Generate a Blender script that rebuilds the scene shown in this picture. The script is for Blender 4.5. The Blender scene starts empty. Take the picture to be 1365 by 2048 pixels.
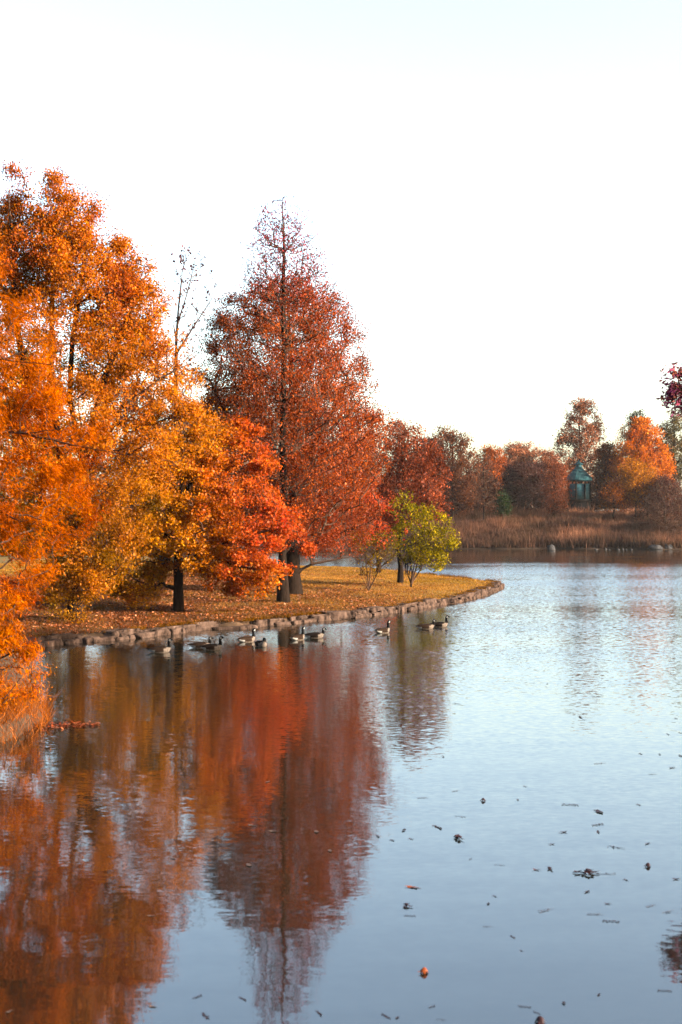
import bpy, math, random
import numpy as np
from mathutils import Vector, noise as mnoise

R = np.random.RandomState
scene = bpy.context.scene
COL = scene.collection
# ------------------------------------------------------------------ camera model of the photograph
F = 2844.0          # focal length in photo pixels (50 mm on a 36 mm tall frame)
H0 = 1030.0         # horizon row
CX = 682.5
CH = 5.0            # camera height above the water
SUN_AZ = 110.0      # degrees clockwise from the view direction
SUN_EL = 18.0


def gy(py, z=0.0):
    return (CH - z) * F / (py - H0)


def gp(px, py, z=0.0):
    y = gy(py, z)
    return ((px - CX) * y / F, y, z)


def at(px, py, y):
    return ((px - CX) * y / F, y, CH - (py - H0) * y / F)


def lin(r, g, b):
    out = []
    for c in (r, g, b):
        c = c / 255.0
        out.append(c / 12.92 if c <= 0.04045 else ((c + 0.055) / 1.055) ** 2.4)
    c = np.array(out)
    g = c @ np.array([.3, .59, .11])
    return np.maximum(g + (c - g) * 1.22, 0.0004) * 0.26


# ------------------------------------------------------------------ object helpers
def tag(o, label=None, cat=None, group=None, kind=None):
    if label: o['label'] = label
    if cat: o['category'] = cat
    if group: o['group'] = group
    if kind: o['kind'] = kind
    return o


def empty(name, loc):
    o = bpy.data.objects.new(name, None)
    o.empty_display_size = 0.3
    o.location = loc
    COL.objects.link(o)
    return o


def mesh_obj(name, V, faces, mats, parent=None, col=None, midx=None, smooth=False, origin=None):
    """V (n,3) world coords, faces (m,k) int array or a list of such arrays."""
    V = np.asarray(V, dtype=np.float32)
    if origin is not None:
        V = V - np.asarray(origin, dtype=np.float32)
    fl = faces if isinstance(faces, list) else [faces]
    fl = [np.asarray(f, dtype=np.int32) for f in fl if len(f)]
    me = bpy.data.meshes.new(name)
    me.vertices.add(len(V))
    me.vertices.foreach_set('co', V.ravel())
    loops = np.concatenate([f.ravel() for f in fl])
    tot = np.concatenate([np.full(len(f), f.shape[1], np.int32) for f in fl])
    start = np.concatenate([[0], np.cumsum(tot)[:-1]]).astype(np.int32)
    me.loops.add(len(loops))
    me.loops.foreach_set('vertex_index', loops)
    me.polygons.add(len(tot))
    me.polygons.foreach_set('loop_start', start)
    me.polygons.foreach_set('loop_total', tot)
    if midx is not None:
        me.polygons.foreach_set('material_index', np.asarray(midx, np.int32))
    me.update(calc_edges=True)
    if col is not None:
        a = me.attributes.new('Col', 'FLOAT_COLOR', 'POINT')
        c4 = np.ones((len(V), 4), np.float32)
        c4[:, :3] = col
        a.data.foreach_set('color', c4.ravel())
    if smooth:
        me.polygons.foreach_set('use_smooth', np.ones(len(tot), bool))
    for m in (mats if isinstance(mats, (list, tuple)) else [mats]):
        me.materials.append(m)
    o = bpy.data.objects.new(name, me)
    COL.objects.link(o)
    if parent is not None:
        o.parent = parent
    elif origin is not None:
        o.location = origin
    return o


# ------------------------------------------------------------------ materials
def new_mat(name):
    m = bpy.data.materials.new(name)
    m.use_nodes = True
    nt = m.node_tree
    nt.nodes.clear()
    out = nt.nodes.new('ShaderNodeOutputMaterial')
    return m, nt, out


def N(nt, kind, **kw):
    n = nt.nodes.new(kind)
    for k, v in kw.items():
        if k in n.inputs.keys():
            n.inputs[k].default_value = v
        else:
            setattr(n, k, v)
    return n


def L(nt, a, b):
    nt.links.new(a, b)


def math_node(nt, op, a, b=None, c=None):
    n = nt.nodes.new('ShaderNodeMath')
    n.operation = op
    for i, v in enumerate((a, b, c)):
        if v is None: continue
        if isinstance(v, (int, float)): n.inputs[i].default_value = v
        else: nt.links.new(v, n.inputs[i])
    return n.outputs[0]


def leaf_material(name, trans=0.45, rough=0.5, gloss=0.003):
    m, nt, out = new_mat(name)
    at_ = N(nt, 'ShaderNodeAttribute', attribute_name='Col')
    d = N(nt, 'ShaderNodeBsdfDiffuse')
    t = N(nt, 'ShaderNodeBsdfTranslucent')
    g = N(nt, 'ShaderNodeBsdfGlossy', Roughness=rough)
    g.inputs['Color'].default_value = (1, 1, 1, 1)
    L(nt, at_.outputs['Color'], d.inputs['Color'])
    L(nt, at_.outputs['Color'], t.inputs['Color'])
    mx = N(nt, 'ShaderNodeMixShader'); mx.inputs[0].default_value = trans
    L(nt, d.outputs[0], mx.inputs[1]); L(nt, t.outputs[0], mx.inputs[2])
    mg = N(nt, 'ShaderNodeMixShader'); mg.inputs[0].default_value = gloss
    L(nt, mx.outputs[0], mg.inputs[1]); L(nt, g.outputs[0], mg.inputs[2])
    L(nt, mg.outputs[0], out.inputs[0])
    return m


ALB = 0.17


def noise_mat(name, c1, c2, scale, rough=0.85, detail=6, bump=0.0, bscale=None, attr=False, stretch=(1, 1, 1), spec=0.02):
    if not attr:
        c1 = [v * ALB for v in c1]; c2 = [v * ALB for v in c2]
    m, nt, out = new_mat(name)
    tc = N(nt, 'ShaderNodeTexCoord')
    mp = N(nt, 'ShaderNodeMapping'); mp.inputs['Scale'].default_value = stretch
    L(nt, tc.outputs['Object'], mp.inputs['Vector'])
    nz = N(nt, 'ShaderNodeTexNoise', Scale=scale, Detail=detail, Roughness=0.65)
    L(nt, mp.outputs[0], nz.inputs['Vector'])
    rmp = N(nt, 'ShaderNodeValToRGB')
    rmp.color_ramp.elements[0].position = 0.34
    rmp.color_ramp.elements[1].position = 0.66
    rmp.color_ramp.elements[0].color = (*c1, 1)
    rmp.color_ramp.elements[1].color = (*c2, 1)
    L(nt, nz.outputs['Fac'], rmp.inputs[0])
    p = N(nt, 'ShaderNodeBsdfPrincipled', Roughness=rough)
    p.inputs['Specular IOR Level'].default_value = spec
    if attr:
        at_ = N(nt, 'ShaderNodeAttribute', attribute_name='Col')
        mul = N(nt, 'ShaderNodeMix', data_type='RGBA', blend_type='MULTIPLY')
        mul.inputs[0].default_value = 1.0
        L(nt, at_.outputs['Color'], mul.inputs[6]); L(nt, rmp.outputs[0], mul.inputs[7])
        L(nt, mul.outputs[2], p.inputs['Base Color'])
    else:
        L(nt, rmp.outputs[0], p.inputs['Base Color'])
    if bump:
        nb = N(nt, 'ShaderNodeTexNoise', Scale=bscale or scale * 2, Detail=5)
        L(nt, mp.outputs[0], nb.inputs['Vector'])
        b = N(nt, 'ShaderNodeBump', Strength=1.0, Distance=bump)
        L(nt, nb.outputs['Fac'], b.inputs['Height'])
        L(nt, b.outputs[0], p.inputs['Normal'])
    L(nt, p.outputs[0], out.inputs[0])
    return m


M = {}
M['leaf'] = leaf_material('leaf', 0.5)
M['needle'] = leaf_material('feathery_needles', 0.5, 0.6, 0.0)
M['blade'] = leaf_material('grass_blade', 0.35, 0.6, 0.0)
M['litter'] = leaf_material('dry_leaf', 0.1, 0.5, 0.01)
M['bark'] = noise_mat('bark', (0.014, 0.009, 0.006), (0.060, 0.036, 0.025), 5.0, 0.9, bump=0.03, stretch=(3, 3, .6))
M['bark_sunlit'] = noise_mat('sunlit_bark', (0.09, 0.050, 0.034), (0.27, 0.145, 0.095), 6.0, 0.9, stretch=(3, 3, .6))  # lighter bark for thin twigs: orange sunlight painted into the colour
M['ground'] = noise_mat('lawn_ground', (0.55, 0.55, 0.55), (1.25, 1.2, 1.15), 1.6, 0.95, 8, bump=0.05, bscale=6, attr=True, spec=0.05)
M['far_ground'] = noise_mat('far_soil', (0.045, 0.028, 0.018), (0.12, 0.07, 0.045), 0.4, 0.95, 8, spec=0.05)
M['stone'] = noise_mat('limestone', (0.010, 0.006, 0.005), (0.30, 0.19, 0.145), 3.0, 0.9, 8, bump=0.06, bscale=7, stretch=(1, 1, .45))
M['rock'] = noise_mat('pale_boulder', (0.06, 0.058, 0.06), (0.17, 0.165, 0.175), 1.6, 0.85, 7, bump=0.06, bscale=4)
M['rock_dark'] = noise_mat('dark_boulder', (0.04, 0.045, 0.05), (0.10, 0.105, 0.11), 1.6, 0.85, 7, bump=0.06, bscale=4)
M['roof'] = noise_mat('patina_roof', (0.045, 0.18, 0.21), (0.11, 0.31, 0.35), 2.2, 0.6, 5)
M['teal_wall'] = noise_mat('teal_boards', (0.05, 0.19, 0.24), (0.11, 0.31, 0.38), 3.0, 0.7, 5)
M['dark_wood'] = noise_mat('dark_wood', (0.012, 0.011, 0.012), (0.035, 0.03, 0.03), 3.0, 0.8, 4)
M['feather_brown'] = noise_mat('brown_feathers', (0.020, 0.012, 0.008), (0.085, 0.047, 0.029), 22, 0.8, 3, stretch=(1.6, .6, 1), spec=0.02)
M['feather_dark'] = noise_mat('dark_feathers', (0.010, 0.007, 0.006), (0.034, 0.021, 0.016), 22, 0.8, 3, stretch=(1.6, .6, 1), spec=0.02)
M['feather_black'] = noise_mat('black_feathers', (0.006, 0.005, 0.005), (0.014, 0.011, 0.010), 30, 0.6, 2, spec=0.02)
M['feather_white'] = noise_mat('white_feathers', (0.62, 0.58, 0.54), (0.80, 0.77, 0.74), 20, 0.8, 2, spec=0.02)
M['feather_buff'] = noise_mat('buff_feathers', (0.22, 0.16, 0.125), (0.50, 0.40, 0.33), 24, 0.8, 3, spec=0.02)
M['debris'] = noise_mat('wet_leaf', (0.035, 0.014, 0.018), (0.10, 0.038, 0.04), 30, 0.45, 3, spec=0.12)
M['debris_red'] = noise_mat('wet_red_leaf', (0.10, 0.018, 0.012), (0.22, 0.05, 0.03), 30, 0.45, 3, spec=0.12)
M['debris_orange'] = noise_mat('wet_orange_leaf', (0.35, 0.065, 0.010), (0.60, 0.14, 0.03), 30, 0.45, 3, spec=0.12)
M['debris_pale'] = noise_mat('pale_leaf', (0.12, 0.07, 0.05), (0.34, 0.21, 0.15), 30, 0.5, 3, spec=0.12)
M['cloth_navy'] = noise_mat('navy_cloth', (0.006, 0.007, 0.013), (0.014, 0.016, 0.028), 14, 0.9, 3)
M['cloth_black'] = noise_mat('black_cloth', (0.006, 0.005, 0.006), (0.018, 0.013, 0.014), 14, 0.9, 3)
M['skin'] = noise_mat('skin', (0.30, 0.16, 0.11), (0.40, 0.23, 0.16), 10, 0.6, 2)
M['hair'] = noise_mat('hair', (0.010, 0.007, 0.005), (0.03, 0.02, 0.014), 40, 0.6, 2)


def water_material():
    m, nt, out = new_mat('lake_surface')
    geo = N(nt, 'ShaderNodeNewGeometry')
    sep = N(nt, 'ShaderNodeSeparateXYZ')
    L(nt, geo.outputs['Position'], sep.inputs[0])

    def slopes(scale, sx, sy, detail, rough=0.5):
        mp = N(nt, 'ShaderNodeMapping'); mp.inputs['Scale'].default_value = (sx, sy, 1)
        L(nt, geo.outputs['Position'], mp.inputs['Vector'])
        nz = N(nt, 'ShaderNodeTexNoise', Scale=scale, Detail=detail, Roughness=rough)
        L(nt, mp.outputs[0], nz.inputs['Vector'])
        sub = N(nt, 'ShaderNodeVectorMath', operation='SUBTRACT')
        L(nt, nz.outputs['Color'], sub.inputs[0])
        sub.inputs[1].default_value = (0.5, 0.5, 0.5)
        return sub.outputs[0]

    def ramp(pts):
        n = N(nt, 'ShaderNodeFloatCurve')
        cm = n.mapping
        c = cm.curves[0]
        while len(c.points) > 2: c.points.remove(c.points[1])
        c.points[0].location = pts[0]; c.points[1].location = pts[-1]
        for p in pts[1:-1]: c.points.new(*p)
        for p in c.points: p.handle_type = 'VECTOR'
        cm.update()
        t = math_node(nt, 'DIVIDE', sep.outputs['Y'], 250.0)
        L(nt, t, n.inputs['Value'])
        return n.outputs[0]

    # wind patches: long streaks across the lake
    mp = N(nt, 'ShaderNodeMapping'); mp.inputs['Scale'].default_value = (0.012, 0.075, 1)
    L(nt, geo.outputs['Position'], mp.inputs['Vector'])
    pz = N(nt, 'ShaderNodeTexNoise', Scale=1.0, Detail=4, Roughness=0.6)
    L(nt, mp.outputs[0], pz.inputs['Vector'])
    patch = N(nt, 'ShaderNodeMapRange'); patch.inputs[1].default_value = 0.36; patch.inputs[2].default_value = 0.64
    patch.inputs[3].default_value = 0.55; patch.inputs[4].default_value = 1.45
    L(nt, pz.outputs['Fac'], patch.inputs[0])
    # fine wavelets and longer swell, slopes given per axis
    k_f = ramp([(0.0, 0.018), (15 / 250, 0.022), (26 / 250, 0.065), (40 / 250, 0.16), (60 / 250, 0.26), (90 / 250, 0.32), (135 / 250, 0.34), (165 / 250, 0.26), (1.0, 0.16)])
    tilt = ramp([(0.0, 0.0), (36 / 250, 0.0), (50 / 250, 0.018), (70 / 250, 0.026), (110 / 250, 0.05), (130 / 250, 0.05), (150 / 250, 0.034), (185 / 250, 0.010), (1.0, 0.0)])
    k_f = math_node(nt, 'MULTIPLY', k_f, patch.outputs[0])
    k_s = ramp([(0.0, 0.022), (20 / 250, 0.024), (50 / 250, 0.016), (80 / 250, 0.012), (1.0, 0.01)])

    def scaled(v, k):
        s = N(nt, 'ShaderNodeVectorMath', operation='SCALE')
        L(nt, v, s.inputs[0]); L(nt, k, s.inputs['Scale'])
        return s.outputs[0]
    fine = scaled(slopes(8.5, 0.7, 1.3, 3), k_f)
    swell = scaled(slopes(0.9, 0.35, 1.6, 2), k_s)
    add = N(nt, 'ShaderNodeVectorMath', operation='ADD')
    L(nt, fine, add.inputs[0]); L(nt, swell, add.inputs[1])
    sc = N(nt, 'ShaderNodeVectorMath', operation='MULTIPLY')
    L(nt, add.outputs[0], sc.inputs[0]); sc.inputs[1].default_value = (0.45, 1.0, 0.0)
    cmb = N(nt, 'ShaderNodeCombineXYZ', X=0.0, Z=1.0)
    L(nt, math_node(nt, 'MULTIPLY', math_node(nt, 'MULTIPLY', tilt, patch.outputs[0]), -1.0), cmb.inputs['Y'])
    up = N(nt, 'ShaderNodeVectorMath', operation='ADD')
    L(nt, sc.outputs[0], up.inputs[0]); L(nt, cmb.outputs[0], up.inputs[1])
    nm = N(nt, 'ShaderNodeVectorMath', operation='NORMALIZE')
    L(nt, up.outputs[0], nm.inputs[0])
    p = N(nt, 'ShaderNodeBsdfPrincipled', Roughness=0.03, IOR=1.82)
    p.inputs['Base Color'].default_value = (0.004, 0.004, 0.0025, 1)
    L(nt, nm.outputs[0], p.inputs['Normal'])
    L(nt, p.outputs[0], out.inputs[0])
    return m


M['water'] = water_material()


# ------------------------------------------------------------------ land shapes
def poly_sd(x, y, poly):
    """signed distance, positive inside"""
    P = np.asarray(poly, float)
    Q = np.roll(P, -1, axis=0)
    x = np.asarray(x, float); y = np.asarray(y, float)
    best = np.full(x.shape, 1e18)
    inside = np.zeros(x.shape, bool)
    for (ax, ay), (bx, by) in zip(P, Q):
        dx, dy = bx - ax, by - ay
        t = np.clip(((x - ax) * dx + (y - ay) * dy) / (dx * dx + dy * dy + 1e-12), 0, 1)
        d = (x - ax - t * dx) ** 2 + (y - ay - t * dy) ** 2
        best = np.minimum(best, d)
        c = ((ay > y) != (by > y)) & (x < (bx - ax) * (y - ay) / (by - ay + 1e-12) + ax)
        inside ^= c
    return np.where(inside, 1, -1) * np.sqrt(best)


def sstep(a, b, x):
    t = np.clip((x - a) / (b - a), 0, 1)
    return t * t * (3 - 2 * t)


def vnoise(p, scale, seed):
    r = R(seed)
    s = np.zeros(len(p))
    for k in range(5):
        d = r.normal(size=3); d /= np.linalg.norm(d)
        f = scale * (0.7 + 0.9 * r.rand())
        s += np.sin(p @ d * f * 2 * np.pi + r.rand() * 6.28 + 1.5 * np.sin(p @ r.normal(size=3) * scale * 2.1 + r.rand() * 6))
    return s / 5 ** 0.5 / 0.7071 * 0.5


SHORE_PX = [(-140, 1520), (30, 1476), (72, 1458), (82, 1432), (66, 1385), (46, 1340), (34, 1312), (60, 1296), (115, 1287),
            (165, 1284), (211, 1281), (250, 1277), (289, 1273), (350, 1266), (413, 1259), (476, 1258), (520, 1253), (570, 1249),
            (611, 1243), (655, 1240), (696, 1237), (730, 1232), (775, 1226), (815, 1220), (860, 1213), (906, 1205), (940, 1198),
            (965, 1191), (985, 1182), (1000, 1174)]
FRONT = [gp(px, py)[:2] for px, py in SHORE_PX]
BACK_PX = [(992, 1167), (960, 1163), (925, 1159), (880, 1154), (820, 1146), (760, 1140), (690, 1137), (610, 1135), (520, 1128), (430, 1121), (330, 1116), (200, 1113)]
BACK = [gp(px, py, 0.2)[:2] for px, py in BACK_PX]
LAND = FRONT + BACK + [(-150, 190), (-150, 26), (-20, 24)]


def lawn_z(x, y):
    x = np.asarray(x, float); y = np.asarray(y, float)
    sd = poly_sd(x, y, LAND)
    z = -0.6 + 0.90 * sstep(-0.30, 0.12, sd) + 0.14 * sstep(0.1, 3, sd) + 0.26 * sstep(3, 16, sd)
    z += 0.05 * np.sin(x * 0.9 + 0.7 * np.sin(y * .5)) * np.sin(y * 0.7 + 1) * sstep(0.3, 3, sd)
    return z


def lz(x, y):
    return float(lawn_z(np.array([x]), np.array([y]))[0])


def shore_y(x):
    return 209 + 2.5 * np.sin(x * 0.07 + 1) + 1.2 * np.sin(x * 0.23) + 0.5 * np.sin(x * 0.61 + 2)


def bank_z(x, y):
    x = np.asarray(x, float); y = np.asarray(y, float)
    d = y - shore_y(x)
    z = -0.8 + 1.1 * sstep(-1.5, 0.8, d) + 2.2 * sstep(0.5, 11, d) + 1.6 * sstep(10, 24, d) + 1.6 * sstep(24, 50, d)
    z += 0.15 * np.sin(x * 0.5) * np.sin(y * 0.35 + x * .1) * sstep(1, 5, d)
    return z


def grid_obj(name, xs, ys, zf, mat, colf=None):
    X, Y = np.meshgrid(xs, ys)
    Z = zf(X.ravel(), Y.ravel())
    V = np.stack([X.ravel(), Y.ravel(), Z], 1)
    nx = len(xs); ny = len(ys)
    i = np.arange((nx - 1) * (ny - 1)); a = (i // (nx - 1)) * nx + i % (nx - 1)
    Fq = np.stack([a, a + 1, a + nx + 1, a + nx], 1)
    Fq = Fq[(Z[Fq] > -0.58).any(1)]
    return mesh_obj(name, V, Fq, mat, col=colf(V) if colf else None, smooth=True)


def litter_zone(V):
    """how much of the ground is under fallen leaves"""
    sd_front = V[:, 0] - np.interp(V[:, 1], [p[1] for p in FRONT[10:]], [p[0] for p in FRONT[10:]])
    depth = -sd_front
    a = sstep(15, 3, depth + 4 * vnoise(V, 0.06, 4)) * sstep(9, -4, V[:, 0] + 0.1 * (V[:, 1] - 70))
    a = np.maximum(a, sstep(-2, -6, V[:, 0] + vnoise(V, .08, 6)) * sstep(112, 92, V[:, 1] + 5 * vnoise(V, 0.05, 7)))
    a = np.maximum(a, sstep(68, 58, V[:, 1]))
    return np.clip(a * (0.85 + 0.3 * vnoise(V, 0.25, 5)), 0, 1)


def lawn_col(V):
    gold = np.array([0.44, 0.27, 0.09]); green = np.array([0.18, 0.16, 0.05]); leaf = np.array([0.20, 0.095, 0.04]); dirt = np.array([0.13, 0.085, 0.06])
    n = np.clip(0.5 + 0.6 * vnoise(V, 0.12, 1), 0, 1)[:, None]
    c = gold * n + (0.55 * gold + 0.45 * green) * (1 - n)
    a = litter_zone(V)[:, None]
    c = c * (1 - a) + leaf * a
    sd = poly_sd(V[:, 0], V[:, 1], LAND)
    e = sstep(1.6, 0.3, sd + 0.5 * vnoise(V, 0.4, 3))[:, None] * 0.8
    return (c * (1 - e) + dirt * e) * 0.21


lawn = grid_obj('lawn', np.concatenate([np.arange(-150, -36, 4.0), np.arange(-36, 16, 0.42)]),
                np.concatenate([np.arange(24, 124, 0.5), np.arange(124, 200, 2.5)]), lawn_z, M['ground'], lawn_col)
tag(lawn, kind='structure')
far_bank = grid_obj('far_bank', np.concatenate([np.arange(-900, -110, 30.0), np.arange(-110, 90, 1.5), np.arange(90, 900, 30.0)]),
                    np.concatenate([np.arange(200, 265, 1.0), np.arange(265, 400, 10), np.arange(400, 2600, 200)]), bank_z, M['far_ground'])
tag(far_bank, kind='structure')
# bank on the right, just outside the picture, that carries the overhanging purple tree
RB = [(13.6, 20), (13.4, 40), (14.0, 50), (16, 60), (24, 68), (60, 72), (60, 20)]
rbank = grid_obj('right_bank', np.arange(12, 60, 1.2), np.arange(18, 74, 1.2),
                 lambda x, y: -0.6 + 1.1 * sstep(-0.5, 0.8, poly_sd(x, y, RB)) + 0.3 * sstep(1, 6, poly_sd(x, y, RB)), M['ground'], lawn_col)
tag(rbank, kind='structure')
water = mesh_obj('lake_water', [(-3000, -60, 0), (3000, -60, 0), (3000, 2600, 0), (-3000, 2600, 0)], np.array([[0, 1, 2, 3]]), M['water'])
tag(water, kind='structure')


# ------------------------------------------------------------------ small-face scatter helpers
def leaf_quads(C, length, width, rng, d=None, flat=0.0):
    """rhombic leaves at centres C: d = preferred direction of the leaf axis (n,3), flat = pull of the normal to +z"""
    n = len(C)
    a = rng.normal(size=(n, 3))
    if d is not None: a = a * 0.55 + d
    a[:, 2] /= 1 + flat
    a /= np.linalg.norm(a, axis=1, keepdims=True) + 1e-9
    nrm = rng.normal(size=(n, 3)); nrm[:, 2] += flat
    b = np.cross(a, nrm); b /= np.linalg.norm(b, axis=1, keepdims=True) + 1e-9
    up = np.cross(b, a)
    l = (length * np.exp(rng.normal(size=n) * 0.25))[:, None] * 0.5
    w = (width * np.exp(rng.normal(size=n) * 0.25))[:, None] * 0.5
    V = np.empty((n, 4, 3), np.float32)
    V[:, 0] = C - a * l
    V[:, 1] = C + b * w + up * w * 0.35
    V[:, 2] = C + a * l
    V[:, 3] = C - b * w + up * w * 0.35
    return V.reshape(-1, 3), np.arange(n * 4, dtype=np.int32).reshape(n, 4)


def blades(P, height, width, rng, lean=0.35):
    """single-triangle grass blades rooted at P"""
    n = len(P)
    ang = rng.rand(n) * np.pi
    s = np.stack([np.cos(ang), np.sin(ang), np.zeros(n)], 1) * (width * 0.5)
    h = height * np.exp(rng.normal(size=n) * 0.22)
    tip = np.stack([rng.normal(size=n) * lean * h, rng.normal(size=n) * lean * h, h], 1)
    V = np.empty((n, 3, 3), np.float32)
    V[:, 0] = P - s; V[:, 1] = P + s; V[:, 2] = P + tip
    return V.reshape(-1, 3), np.arange(n * 3, dtype=np.int32).reshape(n, 3)


def palette(p, colors, rng, scale=0.35, seed=0, jitter=0.32, w=None):
    """mix a list of linear colours by smooth noise plus per-leaf chance"""
    colors = np.asarray(colors)
    k = len(colors)
    t = np.clip(0.5 + 0.45 * vnoise(p, scale, seed) + 0.22 * rng.normal(size=len(p)), 0, 0.9999) * (k - 1)
    i = t.astype(int); f = (t - i)[:, None]
    c = colors[i] * (1 - f) + colors[np.minimum(i + 1, k - 1)] * f
    return c * np.exp(rng.normal(size=(len(p), 1)) * jitter)


# ------------------------------------------------------------------ trees
def sample_lobe(rows, Y, n, depth, rng, shell=0.62, gaps=0.0, gscale=0.5, dy=0.0):
    rows = sorted(rows)
    py = np.array([r[0] for r in rows], float); l = np.array([r[1] for r in rows], float); r_ = np.array([r[2] for r in rows], float)
    out = np.zeros((0, 3))
    wmax = (r_ - l).max()
    it = 0
    while len(out) < n and it < 60:
        it += 1
        m = n * 3
        y = rng.uniform(py[0], py[-1], m)
        a = np.interp(y, py, l); b = np.interp(y, py, r_)
        keep = rng.rand(m) < ((b - a) / wmax) ** 1.3
        y, a, b = y[keep], a[keep], b[keep]
        m = len(y)
        th = rng.rand(m) * 2 * np.pi
        rr = rng.rand(m) ** (0.5 * shell * 1.6)
        hw = (b - a) / 2
        hw = hw * (1 + 0.16 * np.sin(th * 3 + y * 0.021) * np.sin(y * .05 + th))
        px = (a + b) / 2 + hw * rr * np.cos(th)
        s = Y / F
        yy = Y + dy + depth * hw * s * rr * np.sin(th)
        P = np.stack([(px - CX) * s, yy, CH - (y - H0) * s], 1)
        if gaps > 0:
            g = vnoise(P, gscale, 77)
            P = P[g > -1.2 + gaps]
        out = np.concatenate([out, P])
    return out[:n]


def grow(att, stems, bf, up, rng):
    """balanced spanning tree from the stems to the attractor points; returns nodes, parents"""
    nodes, par, path = [], [], []
    for st, pj in stems:                       # st: (k,3) points, pj: index of the node it forks from (-1 root)
        for j, p in enumerate(st):
            if j == 0 and pj >= 0:
                nodes.append(p); par.append(pj); path.append(path[pj] + 0.1 * np.linalg.norm(p - nodes[pj])); continue
            if j == 0:
                nodes.append(p); par.append(-1); path.append(0.0); continue
            k = len(nodes) - 1
            nodes.append(p); par.append(k); path.append(path[k] + 0.35 * np.linalg.norm(p - nodes[k]))
    nst = len(nodes)
    n = len(att)
    X = np.concatenate([np.array(nodes), att])
    par = par + [-1] * n
    pl = np.concatenate([np.array(path), np.zeros(n)])
    best = np.full(n, 1e18); bp = np.zeros(n, int)

    def cost(k):
        d = X[nst:] - X[k]
        L_ = np.sqrt((d * d).sum(1)) + 1e-6
        return L_ * (1 + up * np.clip(0.35 - d[:, 2] / L_, 0, 2)) + bf * pl[k]
    for k in range(1 if nst > 1 else 0, nst):
        c = cost(k); m = c < best
        best[m] = c[m]; bp[m] = k
    done = np.zeros(n, bool)
    for _ in range(n):
        j = int(np.argmin(np.where(done, 1e18, best)))
        done[j] = True
        k = nst + j
        par[k] = int(bp[j])
        pl[k] = pl[par[k]] + np.linalg.norm(X[k] - X[par[k]])
        c = cost(k); m = (c < best) & ~done
        best[m] = c[m]; bp[m] = k
    return X, np.array(par), nst, pl


def wood_mesh(X, par, rad, nst, K=5, S=3, rng=None, wob=0.06):
    """tapered curved tubes along every parent-child edge"""
    idx = np.where(par >= 0)[0]
    P0 = X[par[idx]]; P1 = X[idx]
    d = P1 - P0
    ln = np.linalg.norm(d, axis=1, keepdims=True) + 1e-9
    gpar = par[par[idx]]
    din = np.where((gpar >= 0)[:, None], P0 - X[np.maximum(gpar, 0)], d)
    din = din / (np.linalg.norm(din, axis=1, keepdims=True) + 1e-9)
    t = np.linspace(0, 1, S + 1)[None, :, None]
    t0 = (din * 0.45 + d / ln * 0.55) * ln
    t1 = d * 0.9 + np.array([0, 0, 0.12]) * ln
    h00 = 2 * t ** 3 - 3 * t ** 2 + 1; h10 = t ** 3 - 2 * t ** 2 + t; h01 = -2 * t ** 3 + 3 * t ** 2; h11 = t ** 3 - t ** 2
    C = h00 * P0[:, None] + h10 * t0[:, None] + h01 * P1[:, None] + h11 * t1[:, None]
    if rng is not None:
        C[:, 1:-1] += rng.normal(size=C[:, 1:-1].shape) * wob * ln[:, None] * (idx >= nst)[:, None, None]
    r0 = np.minimum(rad[par[idx]], rad[idx] * 1.5)
    r0 = np.where(idx < nst, rad[par[idx]], r0); r1 = rad[idx]
    rr = r0[:, None] * (1 - t[:, :, 0]) + r1[:, None] * t[:, :, 0]
    ax = d / ln
    ref = np.where(np.abs(ax[:, 2:3]) < 0.9, np.array([[0, 0, 1.0]]), np.array([[1.0, 0, 0]]))
    u = np.cross(ax, ref); u /= np.linalg.norm(u, axis=1, keepdims=True) + 1e-9
    v = np.cross(ax, u)
    an = np.arange(K) * 2 * np.pi / K
    ring = u[:, None, :] * np.cos(an)[None, :, None] + v[:, None, :] * np.sin(an)[None, :, None]
    V = C[:, :, None, :] + rr[:, :, None, None] * ring[:, None, :, :]
    E = len(idx)
    base = (np.arange(E) * (S + 1) * K)[:, None, None]
    s = (np.arange(S) * K)[None, :, None]; k = np.arange(K)[None, None, :]; k2 = (np.arange(K) + 1) % K
    k2 = k2[None, None, :]
    Fq = np.stack([base + s + k, base + s + k2, base + s + K + k2, base + s + K + k], -1).reshape(-1, 4)
    thin = np.repeat((np.minimum(r0, r1) < 0.06).astype(np.int32), S * K)
    return V.reshape(-1, 3), Fq, C, idx, thin


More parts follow.
